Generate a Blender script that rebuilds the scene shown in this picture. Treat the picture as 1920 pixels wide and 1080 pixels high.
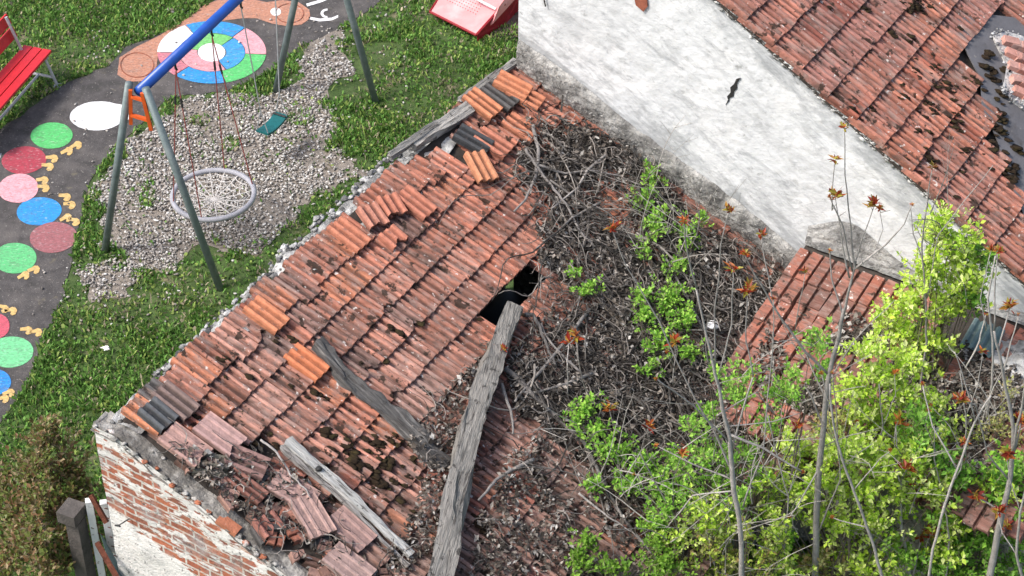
import bpy, math, random
import numpy as np
from mathutils import Vector, noise, Matrix
R = math.radians
rnd = random.Random(7)
for o in list(bpy.data.objects): bpy.data.objects.remove(o)
scene = bpy.context.scene
col = scene.collection
# ------------------------------------------------------------------ camera, sky, sun, exposure
FPX, HC, PITCH = 4000.0, 15.0, 40.0
cam = bpy.data.objects.new('camera', bpy.data.cameras.new('camera')); col.objects.link(cam)
cam.location = (0, 0, HC); cam.rotation_euler = (R(90-PITCH), 0, 0)
cam.data.sensor_width = 36; cam.data.lens = FPX/1920*36
cam.data.clip_start = .1; cam.data.clip_end = 2000
scene.camera = cam
SUN_AZ, SUN_EL = R(252), R(52)       # compass direction the light comes from (0 = +Y, clockwise)
world = bpy.data.worlds.new('World'); scene.world = world; world.use_nodes = True
wn = world.node_tree.nodes; wn.clear()
sky = wn.new('ShaderNodeTexSky'); sky.sky_type = 'NISHITA'; sky.sun_disc = False
sky.sun_elevation = SUN_EL; sky.sun_rotation = SUN_AZ
sky.air_density = 1.0; sky.dust_density = 4.0; sky.ozone_density = 1.0
bg = wn.new('ShaderNodeBackground'); bg.inputs['Strength'].default_value = .15
wo = wn.new('ShaderNodeOutputWorld')
world.node_tree.links.new(sky.outputs[0], bg.inputs[0]); world.node_tree.links.new(bg.outputs[0], wo.inputs[0])
sl = bpy.data.lights.new('sun', 'SUN'); sl.energy = 2.35; sl.angle = R(12); sl.color = (1, .97, .93)
sun = bpy.data.objects.new('sun', sl); col.objects.link(sun)
sdir = Vector((math.sin(SUN_AZ)*math.cos(SUN_EL), math.cos(SUN_AZ)*math.cos(SUN_EL), math.sin(SUN_EL)))
sun.rotation_euler = sdir.to_track_quat('Z', 'Y').to_euler(); sun.location = (-8, 8, 14)
scene.view_settings.view_transform = 'Standard'; scene.view_settings.look = 'None'
scene.view_settings.exposure = 0.6; scene.view_settings.gamma = 1

# ------------------------------------------------------------------ survey helpers
pr_ = R(PITCH)
CF = Vector((0, math.cos(pr_), -math.sin(pr_))); CU = Vector((0, math.sin(pr_), math.cos(pr_))); CX = Vector((1, 0, 0)); CP = Vector((0, 0, HC))
def ray(x, y): return CF + CX*((x-960)/FPX) - CU*((y-540)/FPX)
def at(x, y, z=0.0):
    d = ray(x, y); return CP + d*((z-HC)/d.z)
def atY(x, y, Y):
    d = ray(x, y); return CP + d*(Y/d.y)
O = Vector((-3.16229, 12.706398, 0)); U = Vector((.53086125, .84745875, 0)); V = Vector((.84745875, -.53086125, 0)); L = 6.017
HROT = math.atan2(V.y, V.x)
T1, Z1 = .41, 3.0                       # slope and top of the small roof
T2, Z2 = .582, 5.8126                   # neighbour's roof
def W(b, a, z): return O + V*b + U*a + Vector((0, 0, z))
def loc(P): d = P-O; return Vector((d.dot(V), d.dot(U), P.z))
def onpl(x, y, n, c):
    d = ray(x, y); dl = Vector((d.dot(V), d.dot(U), d.z)); c0 = loc(CP); n = Vector(n)
    return c0 + dl*((c-n.dot(c0))/n.dot(dl))
def roof(x, y, h=0): return onpl(x, y, (T1, 0, 1), Z1+h)      # local (b, a, z)
def roof2(x, y, h=0): return onpl(x, y, (T2, 0, 1), Z2+h)
def wallp(x, y, a=L): return onpl(x, y, (0, 1, 0), a)
ZL = wallp(1530, 455).z
def lean(x, y, h=0): return onpl(x, y, (0, -.25, 1), ZL-.25*L+h)
def inside(p, poly):
    x, y = p[0], p[1]; c = False; j = len(poly)-1
    for i in range(len(poly)):
        xi, yi = poly[i][0], poly[i][1]; xj, yj = poly[j][0], poly[j][1]
        if (yi > y) != (yj > y) and x < (xj-xi)*(y-yi)/(yj-yi)+xi: c = not c
        j = i
    return c
def n3(p, s=1.0): return noise.noise(Vector(p)*s)

# ------------------------------------------------------------------ mesh builder
class MB:
    def __init__(s): s.v = []; s.f = []; s.c = []; s.col = (1, 1, 1)
    def vert(s, p, c=None): s.v.append(tuple(p)); s.c.append(c or s.col); return len(s.v)-1
    def face(s, *i): s.f.append(tuple(i))
    def poly(s, pts, c=None):
        s.f.append(tuple(s.vert(p, c) for p in pts))
    def box(s, M, sx, sy, sz, c=None):           # M: 4x4 matrix, box centred
        i = len(s.v)
        for z in (-1, 1):
            for x, y in ((-1, -1), (1, -1), (1, 1), (-1, 1)): s.vert(M @ Vector((x*sx/2, y*sy/2, z*sz/2)), c)
        for q in ((3, 2, 1, 0), (4, 5, 6, 7), (0, 1, 5, 4), (1, 2, 6, 5), (2, 3, 7, 6), (3, 0, 4, 7)): s.face(*[i+k for k in q])
    def prism(s, pts, h, c=None):                # pts top outline, extruded down h (vector)
        n = len(pts); i = len(s.v); h = Vector(h)
        for p in pts: s.vert(Vector(p), c)
        for p in pts: s.vert(Vector(p)+h, c)
        s.face(*range(i, i+n)); s.face(*reversed(range(i+n, i+2*n)))
        for k in range(n): s.face(i+k, i+n+k, i+n+(k+1) % n, i+(k+1) % n)
    def tube(s, pts, rad, n=6, c=None, closed=False, cap=True):
        pts = [Vector(p) for p in pts]; m = len(pts)
        if not hasattr(rad, '__len__'): rad = [rad]*m
        i0 = len(s.v); t0 = (pts[1]-pts[0]).normalized()
        nn = t0.orthogonal().normalized()
        for k in range(m):
            if closed: t = (pts[(k+1) % m]-pts[k-1]).normalized()
            else: t = (pts[min(k+1, m-1)]-pts[max(k-1, 0)])
            t = t.normalized() if t.length > 1e-9 else t0
            nn = (nn-t*nn.dot(t)); nn = nn.normalized() if nn.length > 1e-6 else t.orthogonal().normalized()
            bb = t.cross(nn)
            for j in range(n):
                a = 2*math.pi*j/n; s.vert(pts[k]+(nn*math.cos(a)+bb*math.sin(a))*rad[k], c)
        for k in range(m if closed else m-1):
            for j in range(n):
                a, b = i0+k*n+j, i0+k*n+(j+1) % n; k2 = (k+1) % m
                s.face(a, b, i0+k2*n+(j+1) % n, i0+k2*n+j)
        if cap and not closed:
            s.face(*reversed(range(i0, i0+n))); s.face(*range(i0+(m-1)*n, i0+m*n))
    def blob(s, p, r, sq=(1, 1, 1), c=None, seed=0, amp=.3, M=None):
        i0 = len(s.v); nl, nm = 5, 8
        p = Vector(p); s.vert(p+Vector((0, 0, r*sq[2])), c)
        for a in range(1, nl):
            th = math.pi*a/nl
            for b in range(nm):
                ph = 2*math.pi*(b+.5*(a % 2))/nm
                d = Vector((math.sin(th)*math.cos(ph), math.sin(th)*math.sin(ph), math.cos(th)))
                k = 1+amp*noise.noise(d*1.7+Vector((seed*3.1, seed, 0)))*1.6
                s.vert(p+Vector((d.x*sq[0], d.y*sq[1], d.z*sq[2]))*r*k, c)
        s.vert(p-Vector((0, 0, r*sq[2])), c)
        for b in range(nm):
            s.face(i0, i0+1+b, i0+1+(b+1) % nm)
            for a in range(nl-2):
                x = i0+1+a*nm; s.face(x+b, x+nm+b, x+nm+(b+1) % nm, x+(b+1) % nm)
            x = i0+1+(nl-2)*nm; s.face(x+b, len(s.v)-1, x+(b+1) % nm)
    def build(s, name, m, parent=None, smooth=False, local=False):
        me = bpy.data.meshes.new(name); me.from_pydata(s.v, [], s.f)
        ca = me.color_attributes.new('tint', 'FLOAT_COLOR', 'POINT')
        arr = np.ones((len(s.v), 4), dtype=np.float32); arr[:, :3] = np.array(s.c, dtype=np.float32).reshape(-1, 3)
        ca.data.foreach_set('color', arr.ravel())
        if smooth: me.polygons.foreach_set('use_smooth', [True]*len(me.polygons))
        me.materials.append(m); me.update()
        o = bpy.data.objects.new(name, me); col.objects.link(o)
        if parent is not None:
            o.parent = parent
            if not local: o.matrix_parent_inverse = pmat(parent).inverted()
        return o
def pmat(o):
    m = Matrix.LocRotScale(o.location, o.rotation_euler, o.scale)
    return (pmat(o.parent) @ o.matrix_parent_inverse @ m) if o.parent else m
def nmesh(name, verts, faces, tint, m, parent=None):       # numpy mesh, faces (n,k)
    me = bpy.data.meshes.new(name); n, k = faces.shape
    me.vertices.add(len(verts)); me.vertices.foreach_set('co', verts.astype(np.float32).ravel())
    me.loops.add(n*k); me.loops.foreach_set('vertex_index', faces.astype(np.int32).ravel())
    me.polygons.add(n); me.polygons.foreach_set('loop_start', np.arange(0, n*k, k, dtype=np.int32)); me.polygons.foreach_set('loop_total', np.full(n, k, dtype=np.int32))
    ca = me.color_attributes.new('tint', 'FLOAT_COLOR', 'POINT'); a = np.ones((len(verts), 4), dtype=np.float32); a[:, :3] = tint
    ca.data.foreach_set('color', a.ravel()); me.materials.append(m); me.update(calc_edges=True); me.validate()
    o = bpy.data.objects.new(name, me); col.objects.link(o)
    if parent is not None: o.parent = parent; o.matrix_parent_inverse = pmat(parent).inverted()
    return o
def tag(o, label=None, cat=None, group=None, kind=None):
    if label: o['label'] = label
    if cat: o['category'] = cat
    if group: o['group'] = group
    if kind: o['kind'] = kind
    return o
def empty(name, p=(0, 0, 0), label=None, cat=None, group=None, rz=0):
    o = bpy.data.objects.new(name, None); col.objects.link(o); o.location = p; o.rotation_euler = (0, 0, rz); o.empty_display_size = .2
    return tag(o, label, cat, group)

# ------------------------------------------------------------------ materials
def mat(name, base=None, tint=False, var=.25, vs=8, patches=(), bump=.3, bs=30, rough=.85, rot=0, stretch=(1, 1, 1), trans=0, metal=0, spec=.3):
    """base colour (or per-thing tint) x noise variation, then patches of other colours with shapes of their own"""
    m = bpy.data.materials.new(name); m.use_nodes = True; nt = m.node_tree; N = nt.nodes; K = nt.links
    bs_ = N['Principled BSDF']; out = N['Material Output']
    tc = N.new('ShaderNodeTexCoord'); mp = N.new('ShaderNodeMapping'); mp.vector_type = 'POINT'
    mp.inputs['Rotation'].default_value = (0, 0, rot); mp.inputs['Scale'].default_value = stretch
    K.new(tc.outputs['Object'], mp.inputs[0])
    def tex(scale, detail=5, off=0.0, st=True):
        t = N.new('ShaderNodeTexNoise'); t.noise_dimensions = '4D'; t.inputs['W'].default_value = off
        t.inputs['Scale'].default_value = scale; t.inputs['Detail'].default_value = detail; t.inputs['Roughness'].default_value = .6
        K.new(mp.outputs[0] if st else tc.outputs['Object'], t.inputs['Vector']); return t
    if tint:
        a = N.new('ShaderNodeAttribute'); a.attribute_name = 'tint'; c = a.outputs['Color']
        if base:
            mx = N.new('ShaderNodeMix'); mx.data_type = 'RGBA'; mx.blend_type = 'MULTIPLY'; mx.inputs[0].default_value = 1
            K.new(c, mx.inputs[6]); mx.inputs[7].default_value = (*base, 1); c = mx.outputs[2]
    else:
        a = N.new('ShaderNodeRGB'); a.outputs[0].default_value = (*base, 1); c = a.outputs[0]
    t = tex(vs); mr = N.new('ShaderNodeMapRange'); mr.inputs['From Min'].default_value = .3; mr.inputs['From Max'].default_value = .7
    mr.inputs['To Min'].default_value = 1-var; mr.inputs['To Max'].default_value = 1+var; K.new(t.outputs['Fac'], mr.inputs['Value'])
    vm = N.new('ShaderNodeVectorMath'); vm.operation = 'SCALE'; K.new(c, vm.inputs[0]); K.new(mr.outputs[0], vm.inputs['Scale']); c = vm.outputs[0]
    for i, pt in enumerate(patches):
        pc, sc, lo, hi = pt[:4]; st = pt[4] if len(pt) > 4 else True; mxv = pt[5] if len(pt) > 5 else 1
        t = tex(sc, 6, 3.7*(i+1), st); r = N.new('ShaderNodeMapRange'); r.inputs['From Min'].default_value = lo; r.inputs['From Max'].default_value = hi
        r.inputs['To Max'].default_value = mxv
        K.new(t.outputs['Fac'], r.inputs['Value'])
        mx = N.new('ShaderNodeMix'); mx.data_type = 'RGBA'; K.new(r.outputs[0], mx.inputs[0]); K.new(c, mx.inputs[6]); mx.inputs[7].default_value = (*pc, 1); c = mx.outputs[2]
    K.new(c, bs_.inputs['Base Color'])
    bs_.inputs['Roughness'].default_value = rough; bs_.inputs['Metallic'].default_value = metal; bs_.inputs['Specular IOR Level'].default_value = spec
    if bump:
        t = tex(bs, 8, 9.1); b = N.new('ShaderNodeBump'); b.inputs['Strength'].default_value = min(1, bump); b.inputs['Distance'].default_value = .02*max(1, bump)
        K.new(t.outputs['Fac'], b.inputs['Height']); K.new(b.outputs[0], bs_.inputs['Normal'])
    if trans:
        tr = N.new('ShaderNodeBsdfTranslucent'); K.new(c, tr.inputs['Color']); ms = N.new('ShaderNodeMixShader'); ms.inputs[0].default_value = trans
        K.new(bs_.outputs[0], ms.inputs[1]); K.new(tr.outputs[0], ms.inputs[2]); K.new(ms.outputs[0], out.inputs['Surface'])
    return m
M = {}
M['tile'] = mat('clay_tile', tint=True, var=.38, vs=8, stretch=(1, 5, 1), bump=.6, bs=36, patches=[
    ((.12, .085, .07), 1.1, .52, .66, False, .45), ((.10, .07, .06), 5, .50, .62, True, .7), ((.36, .265, .23), 4.5, .52, .64, True, .55), ((.27, .20, .18), 13, .54, .62, False, .4), ((.66, .62, .58), 20, .625, .66, False, .85), ((.03, .02, .014), 9, .585, .62, False, .92), ((.035, .028, .022), 22, .61, .66, False, .8)])
M['tile_w'] = mat('clay_tile_loose', tint=True, var=.25, vs=14, bump=.6, bs=60, patches=[((.62, .55, .50), 30, .66, .74, False, .7), ((.10, .08, .075), 16, .6, .7, False, .6)])
M['moss'] = mat('moss', (.028, .017, .008), tint=False, var=.6, vs=60, bump=1, bs=120, rough=1, patches=[((.055, .042, .014), 12, .52, .65)])
M['wood'] = mat('weathered_wood', tint=True, var=.4, vs=5, stretch=(1, 9, 9), bump=1.5, bs=9, patches=[((.06, .052, .046), 5, .55, .62, True, .8), ((.42, .40, .37), 4, .54, .70, True, .5), ((.05, .045, .04), 13, .58, .64, False, .85)])
M['plaster'] = mat('white_plaster', (.665, .68, .685), var=.05, vs=7, bump=.8, bs=9, rot=0, stretch=(1, 1, 1.25), patches=[
    ((.38, .39, .395), 1.1, .54, .74, False, .5), ((.50, .50, .47), 13, .54, .66, True, .4), ((.20, .20, .19), 8, .60, .70, True, .6), ((.78, .785, .78), 2.1, .52, .62, False, .8)])
def stain(m, slope, lo, hi, colr, scale, mx, st=(1, 1, 1), add=.2, t0=.56, t1=.66):
    nt = m.node_tree; N = nt.nodes; K = nt.links; bs_ = N['Principled BSDF']; src = bs_.inputs['Base Color'].links[0].from_socket
    tc = N.new('ShaderNodeTexCoord'); sp_ = N.new('ShaderNodeSeparateXYZ'); K.new(tc.outputs['Object'], sp_.inputs[0])
    d = N.new('ShaderNodeMath'); d.operation = 'MULTIPLY_ADD'; K.new(sp_.outputs[0], d.inputs[0]); d.inputs[1].default_value = slope; K.new(sp_.outputs[2], d.inputs[2])
    mr = N.new('ShaderNodeMapRange'); mr.inputs['From Min'].default_value = lo; mr.inputs['From Max'].default_value = hi; mr.inputs['To Max'].default_value = add; K.new(d.outputs[0], mr.inputs['Value'])
    m0_ = N.new('ShaderNodeMapping'); m0_.inputs['Rotation'].default_value = (0, -.48, 0); K.new(tc.outputs['Object'], m0_.inputs[0])
    mp = N.new('ShaderNodeMapping'); mp.inputs['Scale'].default_value = (.55, 1, 1.7); K.new(m0_.outputs[0], mp.inputs[0])
    t = N.new('ShaderNodeTexNoise'); t.inputs['Scale'].default_value = scale; t.inputs['Detail'].default_value = 9; t.inputs['Roughness'].default_value = .72; t.inputs['Distortion'].default_value = .4; K.new(mp.outputs[0], t.inputs['Vector'])
    a = N.new('ShaderNodeMath'); a.operation = 'ADD'; K.new(mr.outputs[0], a.inputs[0]); K.new(t.outputs['Fac'], a.inputs[1])
    r2 = N.new('ShaderNodeMapRange'); r2.inputs['From Min'].default_value = t0; r2.inputs['From Max'].default_value = t1; r2.inputs['To Max'].default_value = mx; K.new(a.outputs[0], r2.inputs['Value'])
    x = N.new('ShaderNodeMix'); x.data_type = 'RGBA'; K.new(r2.outputs[0], x.inputs[0]); K.new(src, x.inputs[6]); x.inputs[7].default_value = (*colr, 1); K.new(x.outputs[2], bs_.inputs['Base Color'])
stain(M['plaster'], .582, 5.15, 5.75, (.33, .345, .355), 3.2, .9, (1, 1, 1.5), .18, .54, .72)
stain(M['plaster'], .582, 5.55, 5.78, (.20, .205, .205), 9, .75, (1, 1, 1), .17, .62, .72)
stain(M['plaster'], .41, 3.95, 3.35, (.36, .37, .375), 4, .8, (1, 1, 1.5), .14, .55, .70)
stain(M['plaster'], .582, 9, 10, (.42, .43, .435), 1.7, .6, (1, 1, 1.6), .0, .52, .68)
stain(M['plaster'], .582, 9, 10, (.22, .22, .21), 7, .7, (1, 1, 2.2), .0, .62, .70)
M['rough'] = mat('bare_mortar', tint=True, var=.45, vs=20, bump=1.3, bs=35, patches=[((.52, .51, .48), 6, .54, .68, False, .7), ((.07, .07, .065), 14, .56, .66, False, .7)])
M['stone'] = mat('rubble_stone', tint=True, var=.45, vs=14, bump=1.2, bs=50, patches=[((.66, .65, .62), 8, .54, .64, False, .8), ((.05, .05, .05), 16, .55, .66, False, .85)])
M['asphalt'] = mat('asphalt', (.078, .072, .070), var=.35, vs=8, bump=.7, bs=60, patches=[((.15, .135, .125), 2.2, .50, .70, True, .7), ((.045, .042, .04), 4, .52, .66, True, .7), ((.26, .24, .22), 40, .60, .66, True, .8), ((.16, .14, .10), 5, .60, .68, True, .7)])
M['paint'] = mat('ground_paint', tint=True, var=.22, vs=26, bump=.5, bs=80, stretch=(1, 2, 1), patches=[((.09, .08, .08), 40, .50, .64, True, .55), ((.16, .14, .13), 5, .54, .70, True, .45), ((.75, .74, .74), 22, .57, .68, True, .3)])
M['soil'] = mat('grassy_soil', (.075, .115, .035), var=.4, vs=6, bump=1, bs=60, patches=[((.05, .09, .022), 5, .45, .6), ((.22, .19, .12), 2.2, .58, .66)])
M['sand'] = mat('bare_soil', (.235, .205, .175), var=.35, vs=20, bump=1, bs=60, patches=[((.12, .10, .07), 12, .55, .68), ((.45, .39, .33), 40, .62, .7)])
M['blade'] = mat('grass_blade', tint=True, var=.2, vs=6, bump=0, rough=.6, trans=.25)
M['leaf'] = mat('leaf', tint=True, var=.2, vs=9, bump=0, rough=.45, trans=.42, spec=.4)
M['litter'] = mat('dead_leaf', tint=True, var=.45, vs=30, bump=0, rough=.95)
M['bark'] = mat('bark', tint=True, var=.3, vs=20, bump=.7, bs=90, patches=[((.42, .40, .37), 20, .55, .7, False, .5)])
M['pebble'] = mat('pebble', tint=True, var=.2, vs=30, bump=.3, bs=90)
M['galv'] = mat('galvanised_steel', (.16, .20, .20), var=.25, vs=9, bump=.15, bs=60, rough=.5, metal=.25, patches=[((.30, .33, .33), 6, .52, .7, False, .5), ((.08, .09, .085), 25, .62, .7, False, .5)])
M['silver'] = mat('silver_metal', (.45, .46, .48), var=.12, vs=20, bump=.1, rough=.45, metal=.3)
M['blue'] = mat('blue_paint', (.012, .075, .36), var=.15, vs=8, bump=.1, rough=.35, spec=.5)
M['orange'] = mat('orange_paint', (.62, .10, .018), var=.15, vs=14, bump=.1, rough=.5)
M['red'] = mat('red_paint', (.55, .022, .03), var=.12, vs=12, bump=.2, bs=40, rough=.4, spec=.4, patches=[((.75, .25, .25), 30, .68, .75, False, .5)])
M['pinkplate'] = mat('faded_red_sheet', (.74, .30, .30), var=.1, vs=8, bump=.1, rough=.5, patches=[((.82, .50, .49), 3, .45, .65, False, .7)])
M['darkred'] = mat('dark_red_rim', (.25, .012, .02), var=.2, vs=20, bump=.1, rough=.6)
M['rope_red'] = mat('red_rope', (.26, .07, .06), var=.3, vs=60, bump=0)
M['rope'] = mat('white_rope', (.50, .475, .45), var=.15, vs=60, bump=0)
M['ring'] = mat('padded_ring', (.33, .33, .36), var=.1, vs=20, bump=.1, rough=.6)
M['teal'] = mat('teal_rubber', (.012, .11, .115), var=.2, vs=20, bump=.1, rough=.45)
M['dark'] = mat('dark_metal_and_shade', (.03, .03, .03), var=.2, vs=20, bump=0, rough=.6)
M['rust'] = mat('rust', (.10, .032, .018), var=.5, vs=20, bump=.6, bs=60, rough=.9, patches=[((.22, .08, .04), 14, .55, .7)])
M['concrete'] = mat('concrete', (.10, .088, .08), var=.3, vs=10, bump=.7, bs=50, patches=[((.08, .075, .07), 8, .55, .7)])
M['whitepaint'] = mat('peeling_white_paint', (.72, .72, .70), var=.08, vs=12, bump=.3, bs=50, patches=[((.15, .10, .08), 18, .62, .68)])
M['deck'] = mat('roof_boards', (.05, .042, .036), var=.4, vs=10, bump=.5)
M['slate'] = mat('grey_sheet', (.14, .135, .14), var=.2, vs=5, bump=.4, bs=30, rough=.7, patches=[((.07, .06, .055), 4, .55, .7), ((.26, .24, .22), 18, .64, .72)])
M['corr'] = mat('corrugated_fibre', (.13, .19, .19), var=.2, vs=14, bump=.4, patches=[((.30, .34, .33), 9, .58, .7)])
M['lid'] = mat('rusty_lid', (.14, .10, .085), var=.25, vs=6, bump=.3, patches=[((.07, .045, .035), 5, .52, .66)])

# the gable wall of bare brick with worn whitewash (bricks, mortar and lime patches have their own shapes)
def brick_mat():
    m = bpy.data.materials.new('limewashed_brick'); m.use_nodes = True; nt = m.node_tree; N = nt.nodes; K = nt.links; bs_ = N['Principled BSDF']
    tc = N.new('ShaderNodeTexCoord'); sep = N.new('ShaderNodeSeparateXYZ'); cb = N.new('ShaderNodeCombineXYZ')
    K.new(tc.outputs['Object'], sep.inputs[0]); K.new(sep.outputs[0], cb.inputs[0]); K.new(sep.outputs[2], cb.inputs[1])
    nd = N.new('ShaderNodeTexNoise'); nd.inputs['Scale'].default_value = 9; nd.inputs['Detail'].default_value = 4; K.new(tc.outputs['Object'], nd.inputs['Vector'])
    sub = N.new('ShaderNodeVectorMath'); sub.operation = 'SUBTRACT'; sub.inputs[1].default_value = (.5, .5, .5); K.new(nd.outputs['Color'], sub.inputs[0])
    sc = N.new('ShaderNodeVectorMath'); sc.operation = 'SCALE'; sc.inputs['Scale'].default_value = .022; K.new(sub.outputs[0], sc.inputs[0])
    ad = N.new('ShaderNodeVectorMath'); K.new(cb.outputs[0], ad.inputs[0]); K.new(sc.outputs[0], ad.inputs[1])
    br = N.new('ShaderNodeTexBrick'); br.inputs['Scale'].default_value = 1; br.inputs['Brick Width'].default_value = .25; br.inputs['Row Height'].default_value = .078
    br.inputs['Mortar Size'].default_value = .012; br.inputs['Mortar Smooth'].default_value = .3; br.inputs['Bias'].default_value = 0
    br.inputs['Color1'].default_value = (.42, .12, .06, 1); br.inputs['Color2'].default_value = (.19, .07, .05, 1); br.inputs['Mortar'].default_value = (.52, .49, .44, 1)
    K.new(ad.outputs[0], br.inputs['Vector'])
    def nz(s, w, st=(1, 1, 1)):
        mp = N.new('ShaderNodeMapping'); mp.inputs['Scale'].default_value = st; K.new(tc.outputs['Object'], mp.inputs[0])
        t = N.new('ShaderNodeTexNoise'); t.noise_dimensions = '4D'; t.inputs['W'].default_value = w; t.inputs['Scale'].default_value = s; t.inputs['Detail'].default_value = 7; t.inputs['Roughness'].default_value = .62
        K.new(mp.outputs[0], t.inputs['Vector']); return t.outputs['Fac']
    def ramp(f, lo, hi, mx=1):
        r = N.new('ShaderNodeMapRange'); r.inputs['From Min'].default_value = lo; r.inputs['From Max'].default_value = hi; r.inputs['To Max'].default_value = mx; K.new(f, r.inputs['Value']); return r.outputs[0]
    def mix(f, a, colr):
        mx = N.new('ShaderNodeMix'); mx.data_type = 'RGBA'; K.new(f, mx.inputs[0]); K.new(a, mx.inputs[6]); mx.inputs[7].default_value = (*colr, 1); return mx.outputs[2]
    c = mix(ramp(nz(6, 1), .45, .7, .7), br.outputs['Color'], (.48, .20, .10))
    f = N.new('ShaderNodeMath'); f.operation = 'ADD'; K.new(nz(4.5, 2, (1, 1, 2.6)), f.inputs[0])
    # lime coat survives high under the coping and low on the plastered foot
    dd = N.new('ShaderNodeMath'); dd.operation = 'MULTIPLY_ADD'; K.new(sep.outputs[0], dd.inputs[0]); dd.inputs[1].default_value = T1; K.new(sep.outputs[2], dd.inputs[2])
    lo_ = ramp(dd.outputs[0], 1.95, 1.7, .45); hi_ = ramp(dd.outputs[0], 2.55, 2.9, .13)
    s2 = N.new('ShaderNodeMath'); s2.operation = 'ADD'; K.new(lo_, s2.inputs[0]); K.new(hi_, s2.inputs[1]); K.new(s2.outputs[0], f.inputs[1])
    c = mix(ramp(f.outputs[0], .535, .575, .93), c, (.72, .71, .68))
    c = mix(ramp(nz(3.5, 5), .50, .68, .6), c, (.33, .335, .335))
    c = mix(ramp(nz(24, 6), .58, .64, .8), c, (.10, .09, .085))
    K.new(c, bs_.inputs['Base Color']); bs_.inputs['Roughness'].default_value = .9
    b = N.new('ShaderNodeBump'); b.inputs['Strength'].default_value = .8; b.inputs['Distance'].default_value = .02
    s3 = N.new('ShaderNodeMath'); s3.operation = 'ADD'; K.new(nz(30, 8), s3.inputs[0]); K.new(f.outputs[0], s3.inputs[1]); K.new(s3.outputs[0], b.inputs['Height']); K.new(b.outputs[0], bs_.inputs['Normal'])
    return m
M['brick'] = brick_mat()

# ------------------------------------------------------------------ ground, path, gravel
m = MB(); N_ = 40
for i in range(N_+1):
    for j in range(N_+1):
        x = -120+240*i/N_; y = -60+260*j/N_; m.vert((x, y, 0))
for i in range(N_):
    for j in range(N_): a = i*(N_+1)+j; m.face(a, a+N_+1, a+N_+2, a+1)
tag(m.build('ground', M['soil']), kind='structure')
def sheet(name, pix, z, mt, rag=.05, step=.12):
    pts = [at(x, y, z) for x, y in pix]; out = []
    for i, p in enumerate(pts):
        q = pts[(i+1) % len(pts)]; n = max(1, int((q-p).length/step)); d = (q-p); nr = Vector((-d.y, d.x, 0)).normalized() if d.length else Vector((0, 0, 0))
        for k in range(n):
            r = p+d*(k/n); out.append(r+nr*rag*(n3(r, 1.5)+.8*n3(r, 6)))
    mm = MB(); mm.poly(out); o = mm.build(name, mt)
    return o, out
PATH_PX = [(-260, 900), (-40, 830), (20, 765), (45, 715), (78, 650), (100, 590), (122, 520), (135, 460), (160, 395), (178, 330), (205, 285), (262, 235), (330, 178), (420, 172), (500, 140), (560, 92), (620, 62), (690, 20), (760, -40),
           (620, -110), (470, -60), (400, 5), (320, 55), (232, 88), (200, 125), (110, 165), (60, 205), (0, 245), (-120, 330), (-330, 560)]
o, PATH = sheet('path', PATH_PX, .008, M['asphalt'], .07); tag(o, kind='structure')
GRAV_PX = [[(192, 345), (228, 262), (300, 225), (345, 188), (430, 175), (500, 180), (560, 150), (600, 60), (640, 50), (650, 130), (600, 200), (612, 262), (655, 305), (690, 330), (640, 352), (560, 385), (540, 420), (490, 455), (430, 485), (395, 470), (320, 500), (280, 495), (215, 455), (195, 400)],
           [(148, 505), (200, 500), (262, 515), (235, 560), (180, 590), (155, 570)]]
GRAV = []
for i, g in enumerate(GRAV_PX):
    o, pl = sheet('gravel_bed', g, .006, M['sand'], .22, .05); tag(o, kind='structure'); GRAV.append(pl)
SAND_PX = [[(650, 75), (720, 55), (790, 20), (830, -30), (740, -60), (690, 20), (640, 60)], [(0, 45), (40, -10), (60, -60), (-60, -60), (-60, 90)], [(640, 90), (720, 80), (760, 100), (700, 180), (650, 190)], [(0, 245), (60, 205), (70, 190), (0, 215)], [(560, 100), (640, 60), (640, 170), (560, 180)]]
SAND = []
for g in SAND_PX:
    SAND.append([at(x, y, 0) for x, y in g])

# pebbles
def bbox(pl): xs = [p[0] for p in pl]; ys = [p[1] for p in pl]; return min(xs), max(xs), min(ys), max(ys)
rs = np.random.RandomState(3)
m = MB(); PC = [(.42, .395, .365), (.56, .545, .52), (.32, .295, .27), (.16, .145, .13), (.37, .34, .31), (.24, .215, .195)]
oct_ = [(1, 0, 0), (-1, 0, 0), (0, 1, 0), (0, -1, 0), (0, 0, 1), (0, 0, -1)]
OF = [(0, 2, 4), (2, 1, 4), (1, 3, 4), (3, 0, 4), (2, 0, 5), (1, 2, 5), (3, 1, 5), (0, 3, 5)]
def ico():
    t = (1+5**.5)/2; v = [(-1, t, 0), (1, t, 0), (-1, -t, 0), (1, -t, 0), (0, -1, t), (0, 1, t), (0, -1, -t), (0, 1, -t), (t, 0, -1), (t, 0, 1), (-t, 0, -1), (-t, 0, 1)]
    f = [(0, 11, 5), (0, 5, 1), (0, 1, 7), (0, 7, 10), (0, 10, 11), (1, 5, 9), (5, 11, 4), (11, 10, 2), (10, 7, 6), (7, 1, 8), (3, 9, 4), (3, 4, 2), (3, 2, 6), (3, 6, 8), (3, 8, 9), (4, 9, 5), (2, 4, 11), (6, 2, 10), (8, 6, 7), (9, 8, 1)]
    return np.array(v)/1.902, f
IV, IF = ico()
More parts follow.
